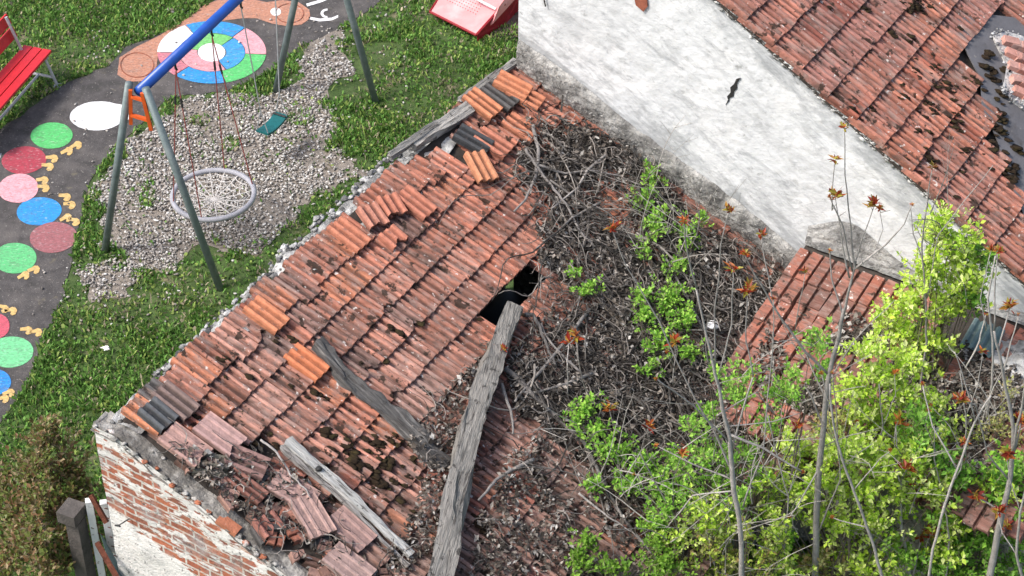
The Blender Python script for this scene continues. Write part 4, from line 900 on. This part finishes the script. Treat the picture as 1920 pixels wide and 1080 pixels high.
llit([(1560, 640), (1700, 600), (1900, 700), (1930, 760), (1900, 900), (1700, 900), (1500, 830), (1480, 760)], 16000)
llit([(1400, 700), (1440, 620), (1500, 600), (1620, 600), (1640, 700), (1500, 800), (1420, 760)], 2600)
tag(m.build('dead_leaves', M['litter']), 'brown grey dead leaves and vine litter heaped over the roof', 'leaf litter', kind='stuff')
m = MB()
for k in range(3800):
    pix, n, _ = LIT[rnd.choices((0, 1, 2, 3), (22, 1.5, 1, 1))[0]]; pl = [roof(x, y) for x, y in pix]; x0, x1, y0, y1 = bbox(pl); b, a = rnd.uniform(x0, x1), rnd.uniform(y0, y1)
    if not inside((b, a), pl) or a > L-.1 or b > BE-.1: continue
    th = rnd.uniform(0, 6.3); pts = []; h = rnd.uniform(.06, .19); ln = rnd.uniform(.10, .42); n = 6; cur = rnd.gauss(0, .5)
    for q in range(n): pts.append(W(b, a, pz(b, h+.02*math.sin(q*1.3)))); th += cur+rnd.gauss(0, .25); b += math.cos(th)*ln/n; a = min(L-.06, a+math.sin(th)*ln/n)
    g = rnd.choice([.03, .045, .06, .09, .13, .2, .32]); r0 = rnd.uniform(.0025, .0065); m.tube(pts, [r0*(1-.1*q) for q in range(n)], 4, (g, g*.88, g*.78))
for k in range(170):                     # long old stems that run down the slope
    x, y = rnd.uniform(985, 1420), rnd.uniform(230, 900); p = roof(x, y)
    if not inside((p.x, p.y), [roof(u_, v_)[:2] for u_, v_ in LIT[0][0]]): continue
    th = rnd.gauss(-.5, .9); b, a = p.x, p.y; pts = []; cur = rnd.gauss(0, .10); n = 12; ln = rnd.uniform(.5, 1.5); h = rnd.uniform(.09, .2)
    for q in range(n):
        if a > L-.07 or b > BE: break
        pts.append(W(b, a, pz(b, h*(.7+.3*math.sin(q*.9+k))))); th += cur+rnd.gauss(0, .16); b += math.cos(th)*ln/n; a += math.sin(th)*ln/n
    if len(pts) > 3: g = rnd.choice([.05, .08, .13, .19, .27]); r0 = rnd.uniform(.005, .012); m.tube(pts, [r0*(1-.06*q) for q in range(len(pts))], 6, (g, g*.9, g*.8))
tag(m.build('dead_twigs', M['bark']), 'tangle of thin dead vine twigs in the leaf litter', 'twigs', kind='stuff')
VINES = [([(1000, 235), (1010, 290), (1005, 330), (985, 375), (960, 400)], 9, 'curved grey vine stem hooking down beside the orange tiles'),
         ([(985, 280), (1020, 330), (1060, 380), (1085, 430), (1120, 470)], 8, 'pale vine stem crossing the litter below the peak'),
         ([(1135, 290), (1100, 320), (1085, 350), (1060, 370), (1030, 395)], 7, 'forked vine stem arching over the litter near the white wall'),
         ([(1010, 310), (1060, 325), (1110, 320), (1160, 330), (1210, 350)], 6, 'dark vine stem running toward the upper green leaves'),
         ([(1125, 380), (1070, 410), (1040, 440), (1000, 470)], 6, 'dark curved vine stem in the middle of the litter'),
         ([(985, 590), (1000, 590), (1015, 620), (1030, 660), (1045, 690)], 10, 'thick vine root curling out beside the roof hole'),
         ([(1105, 580), (1060, 640), (1010, 700), (990, 720), (960, 760)], 9, 'dark vine stem slanting to the foot of the grey beam'),
         ([(948, 690), (975, 715), (1030, 770), (1095, 830), (1130, 900), (1160, 960), (1215, 1030), (1260, 1080)], 12, 'long brown vine trunk running down to the frame bottom'),
         ([(1000, 862), (960, 880), (930, 900), (905, 930), (895, 940)], 9, 'dark crooked stick against the right side of the grey beam'),
         ([(1085, 925), (1110, 945), (1150, 975), (1190, 1000)], 5, 'bare whitish stick lying right of the tile courses'),
         ([(1090, 700), (1030, 640), (1010, 600)], 6, 'short vine stem reaching up to the hole'),
         ([(940, 720), (950, 750), (962, 790), (960, 820)], 8, 'short dark vine hanging from the grey beam'),
         ([(1110, 700), (1060, 720), (1010, 735), (970, 735)], 8, 'arched vine stem over the dark litter below the hole'),
         ([(1240, 470), (1290, 560), (1330, 640), (1380, 700)], 7, 'vine stem half buried right of the green climber'),
         ([(490, 825), (520, 850), (545, 890), (570, 915), (585, 935)], 5, 'thin white forked twig over the collapsed tiles')]
for pts, r, lab in VINES:
    q = []; n = len(pts)
    for i in range(n-1):
        for k in range(6):
            t = k/6; x = pts[i][0]*(1-t)+pts[i+1][0]*t; y = pts[i][1]*(1-t)+pts[i+1][1]*t; p = roof(x, y, .12+.03*n3((x*.01, y*.01, r), 3)); q.append(W(*p)+Vector((.012*n3((x, y, 0), .06), .012*n3((x, y, 5), .06), 0)))
    g = .40 if 'whit' in lab else (.24 if r < 9 else .13); g = .24 if 'pale' in lab or 'grey' in lab else g; rr = r/2/235
    m = MB(); base = q[0]; m.tube([p-base for p in q], [rr*(1-.5*i/len(q)) for i in range(len(q))], 7, (g, g*.92, g*.86)); o = m.build('vine_stem', M['bark'], smooth=True); o.location = base; tag(o, lab, 'vine stem', 'dead vine stems on the ruined roof')

# ------------------------------------------------------------------ living plants
def leafquad(m, p, d, nrm, l, w, c):
    s_ = d.cross(nrm)
    if s_.length < 1e-4: s_ = d.orthogonal()
    s_ = s_.normalized()*w*.5; f = nrm*l*.12
    a = m.vert(p, c); b = m.vert(p+d*l*.45+s_+f, c); e = m.vert(p+d*l, c); g = m.vert(p+d*l*.45-s_+f, c); h = m.vert(p+d*l*.5, tuple(q*.9 for q in c))
    m.face(a, b, h); m.face(b, e, h); m.face(e, g, h); m.face(g, a, h)
def sprig(lm, sm, p, d, ln, n, ls, cols, r, tw=.0022):
    d = d.normalized(); q = p.copy(); pts = [q.copy()]; side = d.orthogonal().normalized(); side.rotate(Matrix.Rotation(r.uniform(0, 6.3), 3, d))
    for k in range(n):
        d = (d+Vector((r.gauss(0, .12), r.gauss(0, .12), r.gauss(0, .1)))).normalized(); q = q+d*(ln/n); pts.append(q.copy())
        side.rotate(Matrix.Rotation(1.57 if n % 2 else .7, 3, d))
        for s_ in (-1, 1):
            ld = (d*.6+side*s_+Vector((0, 0, r.uniform(-.3, .3)))).normalized(); nn = (Vector((r.gauss(-.15, .35), r.gauss(0, .35)-.15, 1))).normalized(); c = r.choice(cols); g = r.uniform(.75, 1.25); l = ls*r.choice((r.uniform(.4, .8), r.uniform(.7, 1.3)))
            leafquad(lm, q, ld, nn, l, l*.58, tuple(v_*g for v_ in c))
    c = r.choice(cols); leafquad(lm, q, d, Vector((0, -.2, 1)), ls, ls*.55, c)
    sm.tube([pts[0], pts[len(pts)//2], pts[-1]], tw*1.3, 3, (.20, .18, .10), cap=False)
YG = [(.66, .86, .11), (.56, .80, .09), (.74, .88, .24), (.38, .62, .05), (.80, .88, .36)]
MG = [(.34, .62, .08), (.24, .52, .06), (.46, .72, .13), (.15, .34, .035)]
DG = [(.16, .36, .045), (.24, .50, .07), (.32, .58, .10), (.09, .22, .03)]
PY = [(.56, .58, .20), (.62, .60, .28), (.42, .50, .10), (.48, .36, .15)]
OB = [(.18, .21, .05), (.20, .15, .055), (.30, .17, .085), (.15, .20, .04), (.40, .30, .17), (.10, .075, .03), (.20, .24, .06)]
def bush(name, blobs, place, label, cat, cols, base, leafs=.045, dens=1.0, seed=1, stems=5, group=None, spread=.16, updir=(0, -.15, 1), depth=.2, twigs=0):
    """blobs: (px, py, rx, ry, cols or None); place(px,py) -> world point"""
    r = random.Random(seed); root = empty(name, base, label, cat, group); lm, sm = MB(), MB()
    for bl in blobs:
        x, y, rx, ry = bl[:4]; cl = bl[4] if len(bl) > 4 and bl[4] else cols; n = max(4, int(rx*ry/19*dens)); cen = place(x, y)
        stub = Vector(base).lerp(cen, .8)
        for k in range(n):
            t = r.uniform(0, 6.3); q = min(1.15, abs(r.gauss(0, .55))); px, py = x+rx*q*math.cos(t), y+ry*q*math.sin(t)
            p = place(px, py); dd = CF*r.gauss(0, depth*.6); p = p+dd
            d = (Vector(updir)+Vector((r.gauss(0, .6), r.gauss(0, .5), r.gauss(0, .35)))+(p-cen)*1.2).normalized()
            sprig(lm, sm, p-d*spread*.5, d, spread*r.uniform(.6, 1.2), r.randint(3, 5), leafs, cl, r)
        for k in range(2):
            p = place(x+r.gauss(0, rx*.4), y+r.gauss(0, ry*.4)); w1 = cen.lerp(Vector(base), .5)+Vector((r.gauss(0, .08), r.gauss(0, .08), 0)); sm.tube([Vector(base)+Vector((r.gauss(0, .06), r.gauss(0, .06), 0)), w1, p], [.012, .008, .003], 4, (.16, .13, .10))
    if twigs:
        for k in range(twigs):
            bl = r.choice(blobs); p = place(bl[0]+r.gauss(0, bl[2]*.6), bl[1]+r.gauss(0, bl[3]*.6))-CF*r.uniform(.0, depth); d = Vector((r.gauss(-.1, .45), r.gauss(-.2, .25), r.uniform(.4, 1))).normalized(); pts = [p]; cur = Vector((r.gauss(0, .12), r.gauss(0, .08), 0))
            for q in range(5): d = (d+cur+Vector((r.gauss(0, .06), r.gauss(0, .06), 0))).normalized(); pts.append(pts[-1]+d*r.uniform(.08, .2))
            g = r.choice([.2, .3, .42, .5]); w_ = r.uniform(.003, .0065); sm.tube(pts, [w_*(1-.14*q) for q in range(6)], 5, (g, g*.93, g*.84))
            for q in (2, 3, 4):
                if r.random() < .6: e = pts[q]+(d+Vector((r.gauss(0, .8), r.gauss(0, .4), r.gauss(0, .3)))).normalized()*r.uniform(.08, .25); sm.tube([pts[q], e], [w_*.5, .0015], 4, (g, g*.93, g*.84))
    lm.build('foliage', M['leaf'], root); sm.build('stems', M['bark'], root); return root
RP = lambda h: (lambda x, y: W(*roof(x, y, h)))
YP = lambda Y: (lambda x, y: atY(x, y, Y))
bush('climbing_vine', [(1222, 325, 24, 26), (1210, 372, 26, 26), (1228, 425, 34, 34), (1205, 470, 20, 20), (1290, 440, 28, 42), (1318, 410, 16, 18), (1270, 500, 26, 24)], RP(.16), 'upper bright green climbing plant against the white wall band', 'climber', MG, W(*roof(1235, 560, .02)), .043, .85, 21, spread=.11, depth=.06, twigs=40)
bush('climbing_vine', [(1105, 545, 34, 18), (1078, 515, 16, 14), (1210, 590, 40, 26), (1255, 560, 34, 46), (1285, 600, 30, 34), (1240, 640, 34, 28), (1200, 555, 22, 20), (1215, 690, 28, 16), (1290, 660, 24, 24)], RP(.18), 'bright green leafy climber in the middle of the dead litter', 'climber', MG, W(*roof(1250, 700, .02)), .043, .85, 22, spread=.11, depth=.06)
bush('climbing_vine', [(1100, 765, 34, 24), (1080, 790, 22, 16), (1120, 810, 32, 24), (1160, 850, 44, 30), (1215, 870, 40, 30), (1180, 910, 40, 22), (1250, 915, 46, 34), (1110, 910, 22, 26), (1230, 980, 40, 22)], RP(.20), 'lower green climber spreading beside the brown vine trunk', 'climber', MG, W(*roof(1230, 960, .02)), .043, .85, 23, spread=.11, depth=.06, twigs=26)
bush('climbing_vine', [(1100, 1015, 26, 24), (1090, 1050, 30, 30), (1150, 1065, 40, 22), (1250, 1060, 50, 36), (1230, 1020, 26, 20)], RP(.22), 'green climber at the frame bottom right of the grey beam', 'climber', [(.20, .38, .04), (.26, .44, .06), (.14, .30, .03)], W(*roof(1160, 1110, .02)), .043, .85, 24, spread=.12, depth=.06)
# yard shrubs
def gp_(x, y, Y): p = atY(x, y, Y); return Vector((p.x, p.y, 0))
bush('shrub', [(1795, 470, 52, 52), (1760, 430, 34, 28), (1740, 510, 44, 44), (1810, 530, 40, 46), (1770, 580, 48, 40), (1700, 570, 40, 34), (1650, 595, 26, 16), (1690, 625, 46, 34), (1750, 640, 40, 28), (1720, 690, 34, 34), (1770, 400, 20, 14), (1840, 480, 24, 30, DG), (1820, 560, 26, 34, DG), (1745, 710, 24, 20)], YP(14.4), 'tall yellow green privet rising against the white wall', 'shrub', YG, gp_(1720, 700, 14.4), .056, .95, 31, depth=.22, twigs=14)
bush('shrub', [(1620, 660, 34, 24), (1650, 705, 46, 30), (1600, 730, 44, 34), (1690, 730, 34, 26), (1610, 780, 54, 36), (1660, 790, 40, 30), (1560, 800, 34, 24, PY), (1490, 850, 38, 34), (1480, 830, 20, 22), (1700, 680, 40, 34), (1740, 760, 40, 34), (1680, 830, 40, 34), (1740, 820, 34, 30), (1570, 860, 40, 30)], YP(13.6), 'yellow green privet mound in front of the lean-to roof', 'shrub', YG, gp_(1600, 850, 13.6), .056, .8, 32, depth=.2)
bush('shrub', [(1600, 850, 60, 44), (1660, 870, 46, 40), (1540, 900, 44, 36), (1610, 920, 60, 40), (1490, 930, 40, 36), (1560, 980, 60, 40), (1640, 980, 50, 40), (1470, 1000, 30, 30, MG), (1520, 1060, 70, 34, PY), (1600, 1060, 60, 34), (1690, 930, 34, 34), (1690, 1040, 40, 34, MG), (1720, 880, 40, 34), (1440, 900, 34, 30), (1750, 930, 40, 40), (1450, 1060, 50, 34, MG), (1640, 1060, 50, 34), (1560, 850, 40, 34)], YP(13.0), 'large lime green shrub around the thick grey sapling trunk', 'shrub', YG, gp_(1590, 1000, 13.0), .056, .7, 33, depth=.22, twigs=34)
bush('shrub', [(1380, 740, 36, 30), (1400, 700, 22, 22), (1330, 850, 36, 40), (1300, 800, 24, 28), (1350, 900, 40, 30), (1300, 930, 40, 34), (1380, 960, 30, 26), (1480, 740, 30, 26), (1530, 640, 18, 40), (1540, 700, 20, 24), (1440, 800, 24, 26), (1420, 900, 26, 40, MG), (1270, 870, 30, 30), (1330, 770, 18, 22), (1490, 700, 18, 20), (1350, 960, 46, 30, YG), (1290, 1000, 40, 30), (1440, 960, 30, 30, YG), (1400, 850, 30, 26), (1450, 740, 26, 22), (1340, 700, 18, 16)], YP(13.05), 'loose mid green shrub growing along the eave of the ruin', 'shrub', MG, gp_(1400, 950, 13.05), .046, .7, 34, depth=.3, twigs=40)
bush('shrub', [(1370, 1050, 60, 34), (1330, 1020, 40, 24), (1440, 1040, 34, 34), (1400, 1000, 24, 18), (1350, 1080, 60, 20), (1430, 1080, 40, 20), (1290, 1060, 40, 24), (1250, 950, 34, 30, MG), (1270, 1010, 44, 34, YG), (1320, 960, 40, 34, YG), (1210, 1050, 30, 26, MG), (1350, 1000, 40, 30, YG), (1390, 940, 30, 30, MG), (1450, 1000, 34, 34, YG), (1470, 1060, 34, 30, YG)], YP(12.6), 'pale yellow blossoming shrub at the frame bottom left of the thick trunk', 'shrub', PY+YG[:2], gp_(1390, 1090, 12.6), .046, .62, 35, depth=.15, twigs=26)
bush('shrub', [(1880, 950, 50, 44), (1840, 1020, 54, 44), (1900, 1040, 50, 40), (1790, 1040, 44, 34), (1760, 860, 40, 34), (1720, 830, 30, 26), (1790, 900, 34, 30), (1760, 960, 34, 34, MG), (1720, 790, 26, 22), (1740, 1060, 40, 30), (1900, 880, 40, 34, MG), (1860, 900, 30, 30), (1910, 1000, 40, 50, MG), (1880, 1080, 60, 40), (1800, 1080, 60, 34, MG), (1780, 980, 40, 34, YG), (1700, 850, 26, 26, YG), (1770, 1040, 50, 34, YG), (1830, 980, 40, 30, YG), (1900, 980, 40, 34, YG), (1880, 920, 44, 34, YG), (1850, 950, 40, 34), (1915, 940, 26, 40)], YP(13.1), 'darker green shrub in the bottom right corner', 'shrub', DG+MG[:2], gp_(1830, 1000, 13.1), .055, .85, 36, depth=.25)
bush('shrub', [(1870, 800, 34, 26, PY), (1840, 860, 30, 30, PY), (1830, 820, 26, 24, PY), (1890, 740, 20, 22, PY), (1900, 830, 30, 34, PY), (1790, 810, 24, 24, YG), (1760, 770, 30, 24, YG)], YP(13.6), 'sparse pale yellow shrub in front of the right edge', 'shrub', PY, gp_(1860, 900, 13.6), .036, .7, 37, depth=.15, twigs=18)
# brown bush at the left bottom
def LB(x, y): return at(x, y, max(.05, 1.15-abs(x-80)*.006))
bush('brown_bush', [(90, 830, 46, 36), (60, 880, 60, 46), (130, 880, 50, 44), (90, 950, 70, 50), (30, 950, 50, 50), (60, 1020, 70, 46), (110, 1060, 60, 40), (10, 1060, 50, 40), (150, 920, 30, 40), (85, 800, 26, 22), (0, 900, 30, 40), (130, 1000, 34, 40), (150, 960, 14, 24)], LB, 'dark bush with rusty brown and olive leaves beside the gable', 'bush', OB, at(70, 1010, 0), .058, .75, 41, spread=.15, depth=.18)

# saplings: bare grey stems with red sprouting tufts
def tuft(m, p, s, r, warm=True):
    pal = [(.42, .07, .03), (.55, .16, .04), (.30, .035, .02), (.50, .26, .05), (.42, .36, .06)] if warm else [(.26, .10, .04), (.30, .20, .05), (.18, .08, .03), (.32, .30, .06)]
    for k in range(r.randint(16, 26)):
        d = Vector((r.gauss(0, 1), r.gauss(0, 1), r.uniform(-.1, 1.3))).normalized(); c = r.choice(pal); g = r.uniform(.7, 1.3); l = s*r.uniform(.5, 1.1)
        leafquad(m, p+Vector((r.gauss(0, s*.12), r.gauss(0, s*.12), r.gauss(0, s*.15))), d, Vector((r.gauss(0, .5), r.gauss(0, .5), 1)).normalized(), l, l*.36, tuple(v_*g for v_ in c))
def sapling(Y, trunk, branches, label, seed, tcol=.34, ground=True, ts=.075, warm=True):
    r = random.Random(seed); bp = atY(trunk[0][0], trunk[0][1], Y); base = Vector((bp.x, bp.y, 0)); root = empty('sapling', base, label, 'sapling', 'saplings with red tufts'); tm, cm = MB(), MB()
    def line(pts, first=False, dy=0):
        P = []; rad = []
        for i in range(len(pts)):
            P.append(atY(pts[i][0], pts[i][1], Y+dy*i/max(1, len(pts)-1))); rad.append(pts[i][2]/2/330 if len(pts[i]) > 2 else None)
        for i in range(len(rad)):
            if rad[i] is None: rad[i] = rad[i-1]*.8
        if first and ground and P[0].z > .02: P.insert(0, Vector((P[0].x+.03, P[0].y, 0))); rad.insert(0, rad[0]*1.2)
        Q, RR_ = [], []
        for i in range(len(P)-1):
            for k in range(4):
                t = k/4; q = P[i].lerp(P[i+1], t); q += Vector((n3(q, 4), n3(q+Vector((9, 0, 0)), 4), 0))*.012; Q.append(q); RR_.append(rad[i]*(1-t)+rad[i+1]*t)
        Q.append(P[-1]); RR_.append(rad[-1]); g = tcol*r.uniform(.85, 1.15); tm.tube(Q, RR_, 7, (g, g*.93, g*.86)); return P
    line(trunk, True)
    for br in branches:
        tf = br[-1] if isinstance(br[-1], str) else None; pts = br[:-1] if tf else br; P = line(pts, dy=r.uniform(-.25, .25))
        if tf: tuft(cm, P[-1], ts*(1.25 if 'T' in tf else .8), r, warm)
        elif len(pts) > 1:
            for q in range(r.randint(0, 2)): tuft(cm, P[-1], ts*.35, r, warm)
        # short side buds
        for i in range(1, len(P)):
            if r.random() < .5:
                q = P[i-1].lerp(P[i], r.random()); d = Vector((r.gauss(0, 1), r.gauss(0, .5), r.uniform(.3, 1))).normalized(); tm.tube([q, q+d*r.uniform(.03, .09)], [.003, .0015], 4, (.22, .2, .18))
    tm.build('trunk', M['bark'], root, smooth=True)
    if cm.f: cm.build('crown', M['leaf'], root)
    return root
sapling(12.8, [(1528, 1100, 20), (1530, 1000, 20), (1534, 900, 19), (1545, 790, 16), (1552, 710, 14), (1572, 630, 11), (1582, 580, 9)],
        [[(1578, 600, 8), (1604, 500, 6), (1597, 450, 4), (1586, 330, 3), (1583, 240, 2), 't'], [(1600, 508, 5), (1578, 420, 4), (1556, 370, 3)], [(1560, 395, 3), (1566, 300, 2), 't'], [(1594, 520, 5), (1576, 440, 3), (1566, 368, 2), 'T'],
         [(1602, 505, 6), (1660, 460, 5), (1695, 420, 3), (1710, 384, 2)], [(1604, 500, 5), (1618, 440, 3), (1640, 384, 2), 'T'], [(1640, 470, 3), (1655, 430, 2), (1650, 392, 2), 't'],
         [(1580, 590, 5), (1560, 520, 4), (1556, 470, 3)], [(1550, 700, 8), (1510, 660, 7), (1467, 600, 6), (1413, 510, 4), (1398, 478, 3), 't'], [(1548, 745, 5), (1520, 690, 4), (1500, 640, 3)], [(1535, 880, 5), (1500, 940, 4), (1480, 970, 3)],
         [(1543, 800, 6), (1520, 740, 5), (1505, 720, 3)], [(1490, 620, 3), (1510, 510, 2), 't'], [(1550, 720, 5), (1600, 640, 3), (1680, 560, 2)], [(1530, 1010, 5), (1575, 900, 4), (1570, 790, 3), (1560, 700, 3)]], 'tallest grey sapling with the thick trunk and red tufts in front of the white wall', 51)
sapling(12.35, [(1392, 1100, 17), (1388, 990, 14), (1374, 900, 15), (1368, 820, 12), (1350, 740, 9), (1340, 690, 8), (1325, 630, 6), (1305, 540, 5)],
        [[(1305, 540, 5), (1288, 470, 4), (1282, 415, 3), 't'], [(1342, 700, 5), (1340, 580, 4), (1352, 460, 3), (1368, 395, 3), 't'], [(1350, 700, 4), (1372, 610, 4), (1372, 560, 3), (1374, 505, 3), 'T'], [(1412, 706, 4), (1398, 640, 4), (1402, 545, 3), 'T'],
         [(1370, 850, 6), (1412, 706, 4)], [(1374, 890, 6), (1335, 800, 5), (1300, 745, 4), (1235, 600, 4), (1175, 500, 3), (1148, 430, 3), 'T'], [(1375, 900, 5), (1300, 870, 4), (1230, 835, 3)], [(1368, 815, 8), (1430, 840, 6), (1505, 885, 5)],
         [(1368, 830, 5), (1300, 760, 4), (1230, 710, 3)], [(1345, 780, 4), (1420, 735, 3), (1455, 780, 3)], [(1365, 800, 4), (1450, 790, 3), (1500, 775, 2)], [(1378, 920, 5), (1300, 930, 4), (1250, 990, 3)], [(1450, 560, 3), (1436, 500, 3), (1428, 440, 3), 't'], [(1392, 950, 5), (1430, 850, 4), (1450, 640, 3), (1450, 560, 3)]],
        'grey sapling with long arching branches reaching over the dead litter', 52)
sapling(12.6, [(1850, 1110, 22), (1880, 960, 18), (1895, 880, 14), (1900, 800, 11), (1880, 700, 8), (1864, 620, 6)],
        [[(1870, 660, 5), (1885, 610, 4), (1893, 575, 3), 'T'], [(1895, 860, 8), (1920, 740, 6), (1935, 620, 4)], [(1864, 620, 5), (1866, 520, 4), (1870, 470, 3), 't'], [(1890, 900, 6), (1850, 850, 4), (1830, 760, 3), (1800, 750, 2), 'T'], [(1880, 960, 6), (1830, 930, 4), 'T'], [(1900, 850, 5), (1915, 790, 4), 'T'], [(1864, 1040, 5), (1885, 985, 4), 'T']],
        'leaning grey sapling at the right edge of the yard', 53)
sapling(13.0, [(1712, 1110, 10), (1690, 990, 9), (1688, 920, 9), (1692, 895, 7)], [[(1692, 895, 6), (1700, 880, 5), 'T'], [(1690, 900, 5), (1720, 905, 4), 'T'], [(1690, 960, 5), (1680, 800, 4), (1684, 790, 3), 'T'], [(1712, 1080, 6), (1728, 1010, 5), 'T'], [(1728, 1060, 4), (1745, 1000, 3), 'T']], 'short sapling topped by deep red leaf tufts among lime leaves', 54, ts=.085)
sapling(12.4, [(1750, 1030, 8), (1770, 950, 8), (1795, 880, 7), (1830, 790, 6), (1858, 742, 5)], [[(1795, 880, 5), (1750, 800, 4), (1730, 720, 3)], [(1830, 790, 4), (1805, 700, 3), (1790, 660, 3)]], 'pale bare whip leaning right across the bottom right shrubs', 55, tcol=.5)
sapling(12.5, [(1660, 1110, 10), (1640, 1030, 9), (1612, 950, 8), (1578, 860, 7), (1560, 790, 6), (1556, 720, 5)], [[(1578, 860, 4), (1555, 760, 3), (1540, 700, 3)], [(1625, 990, 5), (1560, 970, 3)], [(1600, 920, 4), (1650, 860, 3), (1670, 845, 2)]], 'slender grey whip bending left behind the thick trunk', 56)
sapling(14.2, [(1738, 640, 7), (1735, 560, 6), (1728, 460, 5), (1738, 380, 4)], [[(1738, 390, 4), (1744, 340, 3), (1748, 312, 3), 't'], [(1735, 500, 4), (1712, 440, 3), (1705, 385, 2)], [(1738, 560, 4), (1760, 440, 3), (1790, 400, 3), (1862, 310, 2)]], 'thin bare sapling crossing the eave of the white house roof', 57, warm=False)
sapling(13.8, [(1860, 720, 7), (1862, 640, 6), (1852, 560, 6), (1866, 480, 4)], [[(1850, 620, 4), (1838, 560, 3), (1858, 470, 2), 't'], [(1810, 690, 5), (1838, 640, 5), (1848, 590, 3)], [(1880, 700, 5), (1895, 640, 4), (1910, 590, 3)]], 'pair of thin grey stems in front of the corrugated sheet', 58, tcol=.45)
sapling(13.9, [(1080, 900, 4), (1078, 830, 4), (1066, 740, 4), (1064, 680, 4)], [[(1064, 680, 4), (1066, 640, 3), 'T'], [(1062, 650, 3), (1078, 632, 3), 'T']], 'small upright stem with an orange tuft standing in the litter', 59, ground=False)
sapling(13.7, [(1190, 980, 4), (1170, 900, 4), (1150, 800, 4)], [[(1150, 800, 3), (1143, 768, 3), 'T'], [(1170, 900, 3), (1160, 885, 3), 't'], [(1180, 940, 3), (1215, 860, 3), (1216, 800, 3), 'T']], 'low stem with red and orange tufts above the lower climber', 60, ground=False)
sapling(14.2, [(1262, 720, 4), (1264, 690, 4), (1266, 665, 3)], [[(1266, 665, 3), (1264, 642, 3), 'T'], [(1264, 690, 3), (1250, 660, 2)]], 'tiny orange tuft stem beside the middle climber', 61, ground=False)
sapling(14.3, [(945, 700, 3), (940, 680, 3), (935, 665, 3)], [[(935, 665, 3), (925, 655, 2), 't'], [(938, 670, 3), (943, 655, 2), 't']], 'tiny sprouting stem over the grey beam', 62, ground=False)
sapling(14.0, [(1000, 900, 3), (992, 860, 3)], [[(992, 860, 3), (985, 838, 2), 't']], 'tiny orange sprout right of the grey beam', 63, ground=False)
# small pale debris: litter in the grass and on the roofs
for i, (x, y, lab) in enumerate([(199, 653, 'white scrap of paper on the grass between path and roof')]):
    m = MB(); p = at(x, y, .07); m.blob((0, 0, 0), .035, (1.2, .8, .5), (.75, .72, .72), 5, .8); o = m.build('paper_scrap', M['pebble']); o.location = p; tag(o, lab, 'litter')
for x, y, lab in ((1335, 610, 'white crumpled paper caught in the litter behind the saplings'), (1762, 806, 'white broken plaster lump on the lean-to roof')):
    m = MB(); p = (W(*roof(x, y, .12)) if x < 1400 else W(*lean(x, y, .08))); m.blob((0, 0, 0), .05, (1.2, .9, .6), (.78, .77, .77), x, .9); o = m.build('white_lump', M['pebble']); o.location = p; tag(o, lab, 'debris')

sapling(13.3, [(1905, 1010, 5), (1850, 960, 5), (1810, 880, 4), (1812, 780, 4), (1800, 700, 3)], [[(1812, 780, 3), (1835, 720, 3), (1842, 660, 2), 't'], [(1810, 860, 3), (1780, 800, 3), (1745, 760, 2)]], 'thin stem with a single tuft before the rough concrete slab', 64, tcol=.42)
sapling(12.9, [(1770, 1110, 6), (1780, 1010, 6), (1768, 930, 5), (1750, 860, 4), (1752, 800, 3)], [[(1768, 930, 3), (1800, 880, 3), (1808, 830, 2), 't'], [(1755, 850, 3), (1735, 800, 2), (1742, 770, 2)]], 'slim stem rising through the lime leaves right of the deep red tufts', 65, tcol=.36)
sapling(12.7, [(1480, 1110, 5), (1470, 1030, 5), (1478, 930, 4), (1455, 850, 4), (1440, 780, 3)], [[(1478, 930, 3), (1500, 860, 2), (1496, 800, 2), 't'], [(1455, 850, 3), (1425, 800, 2)]], 'slim stem just left of the thick trunk', 66, tcol=.40)
sapling(13.1, [(1630, 1100, 5), (1650, 1000, 5), (1640, 900, 4), (1655, 800, 4), (1648, 720, 3)], [[(1640, 900, 3), (1612, 840, 3), (1606, 790, 2)], [(1655, 800, 3), (1680, 740, 2), (1678, 700, 2), 't']], 'upright thin stem in the middle of the big lime shrub', 67, tcol=.40)
sapling(12.3, [(1925, 1110, 9), (1905, 1040, 8), (1912, 960, 7), (1935, 880, 6)], [[(1905, 1040, 4), (1880, 1000, 3), (1872, 960, 3), 'T'], [(1912, 960, 4), (1896, 900, 3), (1888, 850, 3), 'T']], 'dark red tufted stem in the very corner at the bottom right', 68)
sapling(12.6, [(1290, 1110, 5), (1282, 1040, 5), (1262, 960, 4), (1225, 900, 4), (1200, 850, 3)], [[(1262, 960, 3), (1262, 900, 2), (1280, 850, 2), 't'], [(1225, 900, 3), (1190, 890, 2)]], 'brown bent stem leaning left over the lower climber', 69, tcol=.24)
